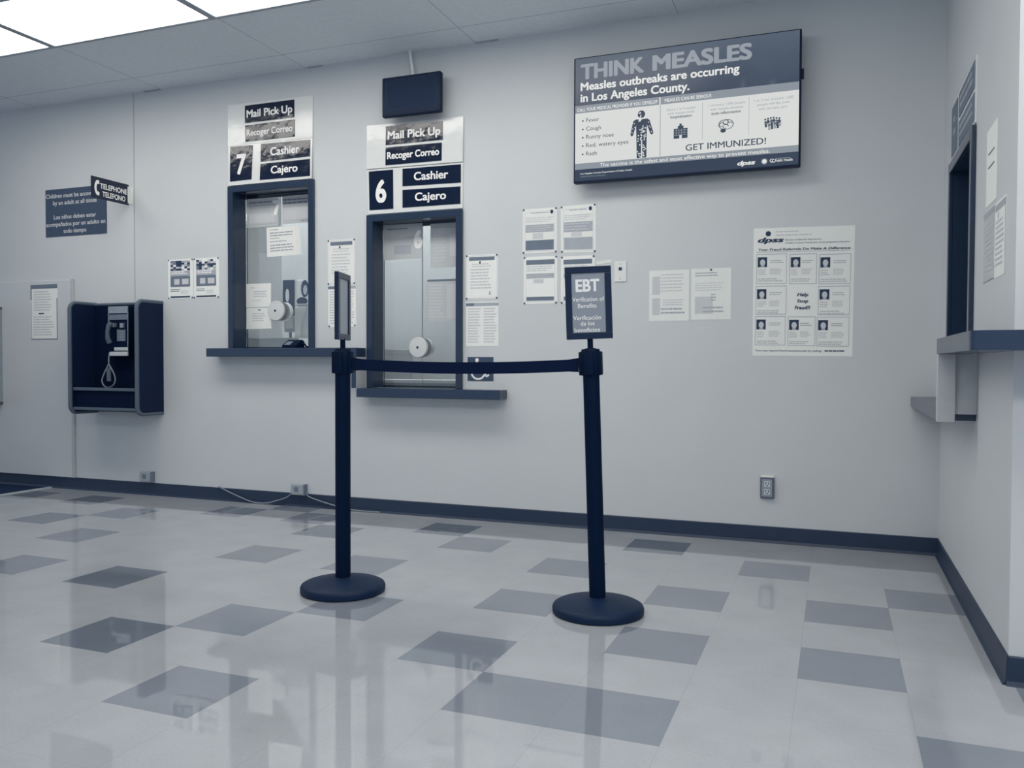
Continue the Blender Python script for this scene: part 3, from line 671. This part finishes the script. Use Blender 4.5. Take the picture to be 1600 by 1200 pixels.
def form(b, f): bar(b, f, .08, .12, .28, .48, 0); lines(b, f, .3, .08, .9, .46, 6, 0, .35); bar(b, f, .08, .55, .28, .88, 0); lines(b, f, .35, .58, .9, .72, 3, 0); lines(b, f, .3, .75, .95, .9, 2, 1, .4)
def form2(b, f): lines(b, f, .1, .08, .7, .18, 2, 1, .4); lines(b, f, .1, .28, .9, .46, 4, 0, .3); bar(b, f, .1, .55, .55, .88, 0); lines(b, f, .5, .5, .65, .66, 3, 1); lines(b, f, .3, .75, .9, .9, 2, 1, .4)
paper('form_sheet', 'shiny white form right of the EBT sign, left of the pair', 'form', R4(-0.980, -0.757, 1.202, 1.485), form, m=PAPERG)
paper('form_sheet', 'shiny white form nearest the big fraud poster, right of the pair', 'form', R4(-0.746, -0.531, 1.205, 1.487), form2, m=PAPERG, pins=((.5, .03),))
# small label strip by the jack plate
bm = NB(); box(bm, -0.045, 0.045, -0.0015, -0.0005, -0.009, 0.009)
tag(mesh('label_strip', bm, PLASTW, None, (-1.245, WALL_Y, 1.545), (0, math.radians(-6), 0)), 'small white label strip left of the jack plate', 'label')

# fraud poster
def fraud(b, f):
    lathe_disc(b, f, .15, .045, .028, 3, .73); lines(b, f, .226, .028, .5, .04, 1, 0, .6); lines(b, f, .226, .055, .65, .068, 1, 0, .6)
    text(b, 'dpss', f, .042, .31, .112, .036, bold=.045, mi=3, shear=.25)
    text(b, 'Bureau of Special Operations', f, .323, .68, .101, .010, bold=.01, mi=2, shear=.2)
    text(b, 'Welfare Fraud Prevention & Investigations Section', f, .323, .953, .126, .010, bold=.01, mi=2, shear=.2)
    text(b, 'Your Fraud Referrals Do Make A Difference', f, .05, .96, .178, .018, bold=.02, mi=3, shear=.15)
    bar(b, f, .03, .187, .965, .190, 1)
    for (s0, t0, s1, t1) in ((.032, .203, .340, .437), (.367, .208, .638, .441), (.660, .214, .969, .445), (.028, .453, .341, .677), (.657, .460, .966, .683), (.025, .691, .336, .918), (.360, .694, .635, .921), (.649, .697, .965, .925)):
        frame_bars(b, f, s0, t0, s1, t1, .005, 1, .004); wd = s1-s0
        p0, q0 = s0+.013, t0+.025
        bar(b, f, p0, q0, p0+.096, q0+.078, 3); lathe_disc(b, f, p0+.05, q0+.042, .027, 0, .95); bar(b, f, p0+.03, q0+.066, p0+.07, q0+.078, 1)
        lines(b, f, s0+wd*.45, t0+.05, s0+wd*.9, t0+.08, 2, 1, .4); lines(b, f, s0+wd*.06, t0+.12, s0+wd*.35, t0+.17, 3, 0, .5); lines(b, f, s0+wd*.45, t0+.115, s0+wd*.85, t0+.165, 4, 0, .5); lines(b, f, s0+wd*.06, t0+.19, s0+wd*.9, t0+.222, 2, 0, .6)
    text(b, 'Help', f, .448, .56, .535, .024, bold=.035, mi=3, shear=.2); text(b, 'Stop', f, .448, .56, .585, .024, bold=.035, mi=3, shear=.1); text(b, 'Fraud!!', f, .426, .58, .637, .026, bold=.035, mi=3, shear=.1)
    text(b, 'You may report fraud anonymously by calling', f, .031, .70, .966, .014, bold=.015, mi=2, shear=.2); lines(b, f, .73, .953, .957, .966, 1, 2, 1)
paper('fraud_poster', 'large white fraud poster with eight boxed portraits', 'poster', [(-0.415, 1.692), (0.090, 1.681), (0.085, 1.004), (-0.415, 1.008)], fraud, pm=INKS)

# papers on the side wall (u = -y)
paper('notice', 'tall white notice on the side wall right of the dark window', 'notice', R4(-3.405, -3.205, 1.52, 1.787), lambda b, f: (bar(b, f, .2, .32, .8, .335, 3), bar(b, f, .2, .50, .8, .515, 3)), 'right')
paper('notice', 'grey-headed notice low on the side wall, nearer the dark window', 'notice', R4(-3.435, -3.225, 1.255, 1.50), lambda b, f: (bar(b, f, 0, .0, 1, .08, 1), lines(b, f, .08, .15, .95, .9, 10, 0), bar(b, f, 0, .985, 1, 1, 1)), 'right', m=PAPER2)
paper('notice', 'grey-headed notice low on the side wall, nearer the wall end', 'notice', R4(-3.215, -3.02, 1.25, 1.50), lambda b, f: (bar(b, f, .05, .03, 1, .12, 1), bar(b, f, .3, .14, .36, .22, 1), lines(b, f, .1, .25, .85, .88, 9, 0), bar(b, f, .97, .1, 1, 1, 1)), 'right')

# ------------------------------------------------------------------ plates, outlet, boxes, cables
o = empty('jack_plate', (-1.146, WALL_Y, 1.487), 0, 'white jack plate right of the EBT sign', 'wall plate')
bm = NB(); box(bm, -0.035, 0.035, -0.006, -0.0005, -0.058, 0.058, bev=0.0025); p = mesh('plate', bm, PLASTW, o)
bm = NB(); box(bm, -0.009, 0.009, -0.0075, -0.0055, 0.006, 0.024); mesh('jack', bm, INK4, o)
for z in (0.042, -0.042):
    bm = NB(); lathe(bm, [(0.0035, -0.0075), (0.0035, -0.0055)], 10, (0, 0, z), 'y'); mesh('screw', bm, STEEL, o)
o = empty('power_outlet', (-0.330, WALL_Y, 0.297), 0, 'grey metal power outlet low on the wall at right', 'outlet')
bm = NB(); box(bm, -0.036, 0.036, -0.018, -0.0005, -0.057, 0.057, bev=0.004); mesh('box', bm, mat('dark_outlet_box', '#56616f', 0.45, 0.4), o)
bm = NB(); box(bm, -0.027, 0.025, -0.0195, -0.0175, -0.046, 0.046, bev=0.0008); mesh('cover_plate', bm, STEEL, o)
bm = NB(); box(bm, -0.033, 0.033, -0.020, -0.001, 0.0572, 0.064); mesh('tape', bm, PAPER, o)
for z in (0.021, -0.021):
    bm = NB(); box(bm, -0.015, 0.015, -0.0215, -0.0192, z-0.015, z+0.015, bev=0.001); r = mesh('receptacle', bm, INK1, o)
    bm = NB(); box(bm, -0.009, -0.005, -0.0222, -0.0212, z, z+0.010); box(bm, 0.005, 0.009, -0.0222, -0.0212, z, z+0.010); box(bm, -0.003, 0.003, -0.0222, -0.0212, z-0.011, z-0.005); mesh('slots', bm, INK4, r)
for x, z, lab in ((-4.62, 0.135, 'small grey wall box on the baseboard below the telephone'), (-3.316, 0.117, 'small grey wall box on the baseboard trailing thin cables')):
    o = empty('junction_box', (x, WALL_Y, z), 0, lab, 'junction box')
    bm = NB(); box(bm, -0.052, 0.052, -0.040, -0.0005, -0.036, 0.036, bev=0.006); mesh('housing', bm, mat('grey_plastic', '#8b9299', 0.5, 0.3), o)
    bm = NB(); box(bm, -0.026, 0.008, -0.0415, -0.0395, -0.014, 0.018, bev=0.0008); mesh('jack', bm, INK3, o)
    bm = NB(); box(bm, 0.046, 0.0535, -0.041, -0.002, -0.037, 0.037); mesh('end_cap', bm, INK3, o)
CAB = mat('grey_cable', '#727c87', 0.5, 0.3)
bm = NB(); tube(bm, smooth_path([(-3.99, WALL_Y-0.012, .098), (-3.93, WALL_Y-0.02, .080), (-3.82, WALL_Y-0.024, .045), (-3.685, WALL_Y-0.026, .010), (-3.58, WALL_Y-0.026, .010), (-3.50, WALL_Y-0.024, .03), (-3.41, WALL_Y-0.024, .06), (-3.366, WALL_Y-0.024, .098)]), 0.0042)
tag(mesh('wall_cable', bm, CAB), 'thin grey cable looping over the baseboard left of its wall box', 'cable')
bm = NB(); tube(bm, smooth_path([(-3.262, WALL_Y-0.022, .095), (-3.24, WALL_Y-0.022, .075), (-3.17, WALL_Y-0.022, .055), (-3.05, WALL_Y-0.022, .03), (-2.9, WALL_Y-0.024, .008), (-2.7, WALL_Y-0.022, .006)]), 0.0042)
tag(mesh('wall_cable', bm, CAB), 'thin grey cable running right along the baseboard behind left post', 'cable')

# ------------------------------------------------------------------ small monitor on its pole
o = empty('ceiling_monitor', (-2.44, WALL_Y-0.055, 2.605), 0, 'small black monitor hanging above window six', 'monitor')
bm = NB(); box(bm, -0.202, 0.202, -0.045, -0.005, -0.122, 0.122, bev=0.010, seg=3); mesh('housing', bm, TVB, o, smooth=True)
bm = NB(); box(bm, -0.172, 0.172, -0.0462, -0.0445, -0.088, 0.100); mesh('screen', bm, MONS, o)
bm = NB(); frame_bars(bm, rectfn(-0.172, 0.172, -0.088, 0.100, -0.0468), 0, 0, 1, 1, .008, 0, .012); mesh('bezel_rim', bm, INK4, o)
bm = NB(); box(bm, -0.05, 0.05, -0.005, 0.012, -0.05, 0.05); box(bm, -0.02, 0.02, 0.012, 0.054, -0.02, 0.02); mesh('bracket', bm, TVB, o)
bm = NB(); tube(bm, [(-0.045, 0.030, 0.2945), (-0.012, 0.020, 0.10), (-0.01, 0.010, 0.03)], 0.0095, 10); mesh('pole', bm, mat('pale_pole', '#d0d3d4', 0.4, 0.4), o, smooth=True)

# ------------------------------------------------------------------ television
TW, TH = 1.221, 0.705
o = empty('television', (-0.7885, WALL_Y-0.10, 2.3375), 0, 'large wall television showing a measles notice', 'television')
bm = NB(); box(bm, -TW/2, TW/2, 0.0, 0.045, -TH/2, TH/2, bev=0.006, seg=2); box(bm, -0.40, 0.40, 0.045, 0.065, -0.26, 0.24, bev=0.006); mesh('housing', bm, TVB, o)
bm = NB(); box(bm, -0.22, 0.22, 0.065, 0.0995, -0.16, 0.16); mesh('wall_mount', bm, BLACKM, o)
bm = NB(); box(bm, TW/2, TW/2+0.012, 0.012, 0.032, 0.10, 0.15, bev=0.002); mesh('side_button', bm, TVB, o)
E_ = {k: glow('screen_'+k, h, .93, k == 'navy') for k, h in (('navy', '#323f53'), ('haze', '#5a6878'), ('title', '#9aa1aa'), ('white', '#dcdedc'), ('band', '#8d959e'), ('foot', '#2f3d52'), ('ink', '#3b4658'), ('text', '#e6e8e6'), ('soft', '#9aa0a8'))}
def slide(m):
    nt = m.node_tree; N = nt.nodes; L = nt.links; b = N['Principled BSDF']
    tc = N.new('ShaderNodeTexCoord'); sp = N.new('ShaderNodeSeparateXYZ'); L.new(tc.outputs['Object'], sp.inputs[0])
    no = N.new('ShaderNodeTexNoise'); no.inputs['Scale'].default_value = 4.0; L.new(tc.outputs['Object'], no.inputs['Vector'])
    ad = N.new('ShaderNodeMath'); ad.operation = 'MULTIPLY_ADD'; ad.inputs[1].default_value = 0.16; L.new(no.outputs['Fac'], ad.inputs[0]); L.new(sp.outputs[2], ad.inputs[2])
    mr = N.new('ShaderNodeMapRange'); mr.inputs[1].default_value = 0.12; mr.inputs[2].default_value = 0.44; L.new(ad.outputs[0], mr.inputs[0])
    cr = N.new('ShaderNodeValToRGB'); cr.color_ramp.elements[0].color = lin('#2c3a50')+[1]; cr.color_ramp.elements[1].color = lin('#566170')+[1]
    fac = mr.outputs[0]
    for (x, z, sx, sz, k) in ((0.47, 0.075, 0.035, 0.055, 0.55), (0.32, 0.095, 0.03, 0.06, 0.35), (0.0, 0.13, 0.04, 0.05, 0.25)):   # soft pale spots on the dark upper screen
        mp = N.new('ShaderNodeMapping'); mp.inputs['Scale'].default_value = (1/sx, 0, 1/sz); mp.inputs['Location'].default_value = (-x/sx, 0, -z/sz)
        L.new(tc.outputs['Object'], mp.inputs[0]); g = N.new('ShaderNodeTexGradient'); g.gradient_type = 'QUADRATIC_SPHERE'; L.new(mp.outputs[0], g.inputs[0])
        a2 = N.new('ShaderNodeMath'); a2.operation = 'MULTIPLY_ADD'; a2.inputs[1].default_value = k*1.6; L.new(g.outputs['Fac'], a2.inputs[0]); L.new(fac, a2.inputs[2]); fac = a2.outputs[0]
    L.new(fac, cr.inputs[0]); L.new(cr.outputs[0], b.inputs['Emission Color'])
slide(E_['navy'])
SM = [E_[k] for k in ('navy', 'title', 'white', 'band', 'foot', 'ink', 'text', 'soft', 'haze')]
tf = rectfn(-TW/2, TW/2, -TH/2, TH/2, -0.0012)
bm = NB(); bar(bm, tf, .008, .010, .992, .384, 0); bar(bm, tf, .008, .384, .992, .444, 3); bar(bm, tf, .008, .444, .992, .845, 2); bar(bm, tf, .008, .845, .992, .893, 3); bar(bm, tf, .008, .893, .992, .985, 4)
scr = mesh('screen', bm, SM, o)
tf = rectfn(-TW/2, TW/2, -TH/2, TH/2, -0.0020); bm = NB()
def tt(s, a, b, base_, cap, bold, mi, **k): text(bm, s, tf, a, b, base_, cap, bold=bold, mi=mi, **k)
tt('THINK', .033, .330, .175, .112, .045, 1, res=5); tt('MEASLES', .367, .799, .174, .110, .045, 1, res=5)
tt('Measles outbreaks are occurring', .033, .747, .266, .060, .032, 6); tt('in Los Angeles County.', .033, .533, .356, .062, .032, 6)
bar(bm, tf, .400, .388, .405, .446, 6); bar(bm, tf, .403, .446, .406, .845, 7)
tt('CALL YOUR MEDICAL PROVIDER IF YOU DEVELOP', .018, .392, .431, .025, .02, 6); tt('MEASLES CAN BE SERIOUS', .424, .628, .429, .025, .02, 6)
for s, b, t in (('Fever', .122, .520), ('Cough', .132, .587), ('Runny nose', .192, .653), ('Red, watery eyes', .260, .720), ('Rash', .113, .786)):
    tt(s, .061, b, t, .031, .006, 5); lathe_disc(bm, tf, .045, t-.012, .004, 5, 1.7)
# spotted figure
lathe_disc(bm, tf, .319, .503, .017, 5, 1.75, 20)
body = [(.292, .540), (.346, .540), (.356, .552), (.374, .652), (.369, .668), (.361, .663), (.344, .585), (.343, .842), (.324, .842), (.3235, .700), (.3185, .700), (.318, .842), (.299, .842), (.295, .585), (.281, .663), (.273, .668), (.269, .652), (.282, .552)]
bm.faces.new([bm.verts.new(tf(*q)) for q in body][::-1]).material_index = 5
tf2 = rectfn(-TW/2, TW/2, -TH/2, TH/2, -0.0026)
for k in range(64):
    t = .49+.345*random.random(); s = random.uniform(.302, .338) if t > .55 else random.uniform(.308, .330)
    if t > .70 and .316 < s < .326: continue
    lathe_disc(bm, tf2, s, t, .0031, 6, 1.7, 8)
for s, t in ((.287, .57), (.280, .61), (.352, .57), (.360, .61), (.277, .64), (.365, .645), (.289, .60), (.355, .6)): lathe_disc(bm, tf2, s, t, .0024, 6, 1.7, 8)
tt('About 1 in 4 people', .432, .560, .500, .018, .0, 7); tt('with measles needs', .438, .556, .530, .018, .0, 7); tt('hospitalization', .450, .544, .560, .020, .014, 5)
tt('1 of every 1,000 people', .617, .772, .500, .018, .0, 7); tt('with measles develops', .624, .764, .532, .018, .0, 7); tt('brain inflammation', .630, .754, .565, .020, .014, 5)
tt('1 or 2 out of every 1,000', .808, .970, .500, .018, .0, 7); tt('people will die, even', .822, .955, .532, .018, .0, 7); tt('with the best care', .828, .944, .565, .018, .0, 7)
bar(bm, tf, .590, .46, .5915, .74, 7); bar(bm, tf, .787, .46, .7885, .74, 7)
# hospital
bar(bm, tf, .465, .642, .526, .718, 5); bar(bm, tf, .483, .622, .508, .642, 5); bar(bm, tf, .490, .606, .500, .622, 5); bar(bm, tf2, .490, .69, .501, .718, 2)
for k in range(3):
    bar(bm, tf2, .467, .655+.018*k, .524, .658+.018*k, 7)
for k in range(4): bar(bm, tf2, .475+.012*k, .644, .477+.012*k, .69, 7)
# brain: outline with folds
def ring(cs, ct, rs, rt, w, mi, a0=0, a1=360, st=14, f=tf):
    aa = [math.radians(a0+(a1-a0)*k/st) for k in range(st+1)]
    for a, b in zip(aa, aa[1:]):
        quad(bm, [f(cs+rs*math.cos(q)*m, ct-rt*math.sin(q)*m) for q, m in ((a, 1-w), (a, 1), (b, 1), (b, 1-w))], mi)
ring(.692, .645, .033, .040, .10, 5); lathe_disc(bm, tf2, .680, .690, .012, 5, 1.3)
for cs, ct, r in ((.675, .645, .012), (.692, .630, .013), (.708, .645, .012), (.690, .658, .012), (.705, .625, .009), (.673, .625, .008)): ring(cs, ct, r, r*1.5, .22, 5, random.randint(0, 90), random.randint(230, 330), 9)
# group of people
for j in range(3):
    for k in range(6-(j == 2)*2):
        s = .856+.0115*k+(.011 if j == 2 else 0)+.003*j; t = .628+.022*j+.004*abs(k-2.5)
        lathe_disc(bm, tf, s, t, .0042, 5, 1.7, 10); bar(bm, tf, s-.0045, t+.009, s+.0045, t+.036, 5 if (j+k) % 2 else 7)
tt('GET IMMUNIZED!', .518, .860, .817, .046, .012, 5, res=4)
tt('The vaccine is the safest and most effective way to prevent measles.', .127, .876, .884, .028, .012, 6)
tt('Los Angeles County Department of Public Health', .034, .278, .934, .013, .012, 6); tt('publichealth.lacounty.gov', .034, .155, .956, .012, .004, 3)
tt('dpss', .741, .817, .960, .030, .045, 6, shear=.25); lathe_disc(bm, tf, .854, .946, .013, 3, 1.7, 18); lathe_disc(bm, tf2, .854, .946, .009, 6, 1.7, 14)
ring(.884, .944, .008, .014, .35, 6, 60, 330, 9); ring(.892, .947, .007, .013, .35, 6, 60, 330, 9); tt('Public Health', .898, .969, .956, .018, .02, 6)
bar(bm, tf, .898, .930, .960, .934, 3)
mesh('screen_graphics', bm, SM, scr)

# ------------------------------------------------------------------ wall telephones in their enclosures
def enclosure(cx, z0, z1, label, side, inner, off=0.0, detail=True, hw=0.322, dep=0.235):
    o = empty('telephone_booth', (cx, WALL_Y-off, z0), 0, label, 'telephone booth', 'wall telephone booths'); H = z1-z0; t = 0.022; r = 0.05
    def arc(cy, cz, a0, a1): return [(cy+r*math.cos(math.radians(a0+(a1-a0)*k/6)), cz+r*math.sin(math.radians(a0+(a1-a0)*k/6))) for k in range(7)]
    prof = [(-0.0005, 0.0)] + arc(-dep+r, r, 270, 180) + arc(-dep+r, H-r, 180, 90) + [(-0.0005, H)]
    for sx in (-1, 1):
        bm = NB(); prism_x(bm, prof, sx*hw-(t if sx > 0 else 0), sx*hw+(t if sx < 0 else 0))
        p = mesh('side_panel', bm, [side], o)
        bm = NB(); xc = sx*(hw-t/2); tube(bm, [(xc, y, z) for y, z in prof], 0.0145, 10); mesh('edge_trim', bm, TRIMG, p, smooth=True)
    bm = NB(); box(bm, -hw+t, hw-t, -0.03, -0.0005, 0.0, H-0.005); p = mesh('back_panel', bm, [inner], o)
    bm = NB(); tube(bm, [(-hw+t, -0.02, H-0.004), (hw-t, -0.02, H-0.004)], 0.012, 10); mesh('edge_trim', bm, TRIMG, p, smooth=True)
    bm = NB(); box(bm, -hw+t, hw-t, -dep+0.025, -0.03, 0.03, 0.165, bev=0.003); s = mesh('shelf_box', bm, [inner], o)
    for z in (0.17, 0.030):
        bm = NB(); box(bm, -hw+t, hw-t, -dep+0.012, -dep+0.034, z-0.011, z+0.011, bev=0.004); mesh('shelf_trim', bm, TRIMG, s)
    # the telephone on the back panel
    ph = empty('telephone', (0.0, -0.03, 0.0)); ph.parent = o
    X0, X1, Z0, Z1 = -0.105, 0.085, 1.005-z0+0.0, 1.365-z0
    bm = NB(); box(bm, X0, X1, -0.055, -0.0005, Z0, Z1, bev=0.006); mesh('body', bm, BLACKP, ph)
    bm = NB(); box(bm, X0+0.004, X1-0.002, -0.062, -0.054, Z1-0.055, Z1-0.004, bev=0.002); mesh('top_plate', bm, STEEL, ph)
    bm = NB(); box(bm, X0+0.014, X1-0.004, -0.060, -0.0545, Z1-0.100, Z1-0.062); mesh('instruction_card', bm, INK3, ph)
    bm = NB(); box(bm, X0+0.002, X0+0.010, -0.060, -0.0545, Z1-0.115, Z1-0.05); box(bm, X1-0.004, X1, -0.062, -0.0545, Z0+0.03, Z1-0.05); mesh('side_edge', bm, STEEL, ph)
    bm = NB(); box(bm, -0.022, 0.058, -0.060, -0.0545, Z0+0.105, Z0+0.19, bev=0.004)
    for a in range(3):
        for b in range(4): box(bm, -0.014+0.022*a, 0.0+0.022*a, -0.063, -0.0595, Z0+0.110+0.019*b, Z0+0.122+0.019*b, 1)
    mesh('keypad', bm, [INK3, STEEL], ph)
    bm = NB(); tube(bm, [(-0.062, -0.085, Z0+0.095), (-0.065, -0.10, Z0+0.125), (-0.062, -0.104, Z0+0.175), (-0.055, -0.10, Z0+0.215), (-0.045, -0.085, Z0+0.235)], [0.020, 0.017, 0.014, 0.017, 0.021], 12); h = mesh('handset', bm, TRIMG, ph, smooth=True)
    bm = NB(); box(bm, -0.075, -0.025, -0.085, -0.054, Z0+0.205, Z0+0.235, bev=0.005); mesh('hook', bm, STEEL, ph)
    bm = NB(); box(bm, 0.020, 0.052, -0.075, -0.054, Z0+0.20, Z0+0.235, bev=0.004); mesh('coin_slot', bm, STEEL, ph)
    bm = NB(); box(bm, X0+0.02, X1, -0.066, -0.054, Z0+0.0, Z0+0.030, bev=0.003); box(bm, X0+0.06, X1, -0.064, -0.054, Z0+0.038, Z0+0.062, bev=0.003); mesh('coin_return', bm, mat('bright_steel', '#aeb4b8', 0.35, 0.5, 0.05), ph)
    bm = NB(); pts = smooth_path([(-0.088, -0.062, Z0+0.025), (-0.092, -0.066, Z0-0.02), (-0.090, -0.07, Z0-0.06), (-0.118, -0.08, Z0-0.12), (-0.138, -0.085, Z0-0.175), (-0.115, -0.09, Z0-0.215), (-0.070, -0.092, Z0-0.228), (-0.02, -0.09, Z0-0.205), (-0.012, -0.085, Z0-0.16), (-0.04, -0.08, Z0-0.11), (-0.085, -0.072, Z0-0.062)], 6)
    tube(bm, pts, 0.0052, 8); mesh('cord', bm, STEEL, ph, smooth=True)
    bm = NB(); box(bm, -0.178, -0.142, -0.006, -0.0003, Z0-0.185, Z0-0.085); mesh('number_plate', bm, INK3, ph)
    return o
enclosure(-4.803, 0.597, 1.385, 'navy open telephone booth with pay telephone on the wall', PHONES, PHONEN)
enclosure(-6.398, 0.64, 1.375, 'grey telephone booth only its edge showing at the left border', BOOTHG, PHONEN, off=0.0165)

# ------------------------------------------------------------------ belt barrier
def stanchion(x, y, label, face, lean=0.0, slot=0.0, printed=True):
    o = empty('barrier_post', (x, y, 0), 0, label, 'barrier post', 'belt barrier posts'); R = (0, lean, 0)
    bm = NB(); lathe(bm, [(0.168, 0.0), (0.176, 0.004), (0.177, 0.020), (0.173, 0.030), (0.160, 0.037), (0.10, 0.050), (0.05, 0.060), (0.036, 0.062)], 64); mesh('base', bm, BASEB, o, smooth=True)
    bm = NB(); lathe(bm, [(0.0318, 0.058), (0.0318, 0.935)], 32); mesh('post', bm, BLACKM, o, (0, 0, 0), R, True)
    bm = NB(); lathe(bm, [(0.034, 0.915), (0.0365, 0.918), (0.0365, 1.012), (0.033, 1.018)], 32)
    for k in range(4):
        a = slot+k*PI/2; b2 = NB(); box(b2, 0.030, 0.0445, -0.017, 0.017, 0.917, 1.008, bev=0.004)
        b2.transform(Matrix.Rotation(a, 4, 'Z')); me = bpy.data.meshes.new('tmp'); b2.to_mesh(me); b2.free(); bm.from_mesh(me); bpy.data.meshes.remove(me)
    mesh('belt_head', bm, BLACKP, o, (0, 0, 0), R, True)
    bm = NB(); lathe(bm, [(0.022, 1.012), (0.022, 1.020), (0.011, 1.022), (0.011, 1.062)], 16); mesh('sign_stem', bm, BLACKP, o, (0, 0, 0), R, True)
    a, b, t, z0 = 0.0885, 0.139, 0.025, 1.195
    hx = math.radians(face)
    holder = mesh('sign_frame', framebox(a, b, t, z0), SIGNF, o, (0, 0, 0), (0, lean, hx))
    bm = NB(); box(bm, -a+t, a-t, -0.004, 0.004, z0-b+t, z0+b-t); ins = mesh('sign_insert', bm, INSERT, o, (0, 0, 0), (0, lean, hx))
    if printed:
        bm = NB(); f = rectfn(-a+t, a-t, z0-b+t, z0+b-t, -0.0048)
        text(bm, 'EBT', f, .12, .84, .305, .195, bold=.04, res=6)
        for s, p, q, tb in (('Verification of', .01, .97, .475), ('Benefits', .17, .73, .585), ('Verificación', .02, .86, .785), ('de los', .24, .66, .880), ('beneficios', .05, .82, .990)):
            text(bm, s, f, p, q, tb, .072, bold=.012)
        mesh('lettering', bm, LETTER, ins)
    return o
def framebox(a, b, t, z):
    bm = NB()
    box(bm, -a, a, -0.009, 0.009, z-b, z-b+t, bev=0.002); box(bm, -a, a, -0.009, 0.009, z+b-t, z+b, bev=0.002)
    box(bm, -a, -a+t, -0.009, 0.009, z-b+t, z+b-t, bev=0.002); box(bm, a-t, a, -0.009, 0.009, z-b+t, z+b-t, bev=0.002)
    return bm
SIGNF = mat('navy_sign_frame', '#0d1f39', 0.32, 0.35, 0.04)
INSERT = mat('grey_sign_insert', '#7b838e', 0.3, 0.4, 0.02)
LP, RP = (-1.922, 3.009), (-0.842, 3.113)
ang = math.atan2(RP[1]-LP[1], RP[0]-LP[0])
left = stanchion(*LP, 'black upright barrier post at left, its sign turned edge-on', 106, 0.0, ang, False)
right = stanchion(*RP, 'black leaning barrier post with the EBT sign facing the camera', 15.2, -0.036, ang)
# belt between the heads (pulled out of the left post)
bm = NB(); n = 24; d = Vector((RP[0]-0.036-LP[0], RP[1]-LP[1])); L = d.length; u = d/L; nv = Vector((-u.y, u.x))
rows = []
for k in range(n+1):
    s = k/n; dist = 0.0455+(L-0.091)*s; sag = 0.014*4*s*(1-s); px, py = u.x*dist, u.y*dist
    h0, h1 = 0.932-sag, 0.979-sag
    if k in (0, n): h0 -= 0.004; h1 += 0.004
    rows.append([bm.verts.new((px+nv.x*e, py+nv.y*e, z)) for z, e in ((h0, -0.001), (h1, -0.001), (h1, 0.001), (h0, 0.001))])
for a, b in zip(rows, rows[1:]):
    for k in range(4): bm.faces.new((a[k], a[(k+1) % 4], b[(k+1) % 4], b[k]))
bm.faces.new(rows[0]); bm.faces.new(rows[-1]); bmesh.ops.recalc_face_normals(bm, faces=bm.faces[:])
tag(mesh('barrier_belt', bm, WEB, None, (LP[0], LP[1], 0)), 'black belt stretched between the two barrier posts', 'belt')
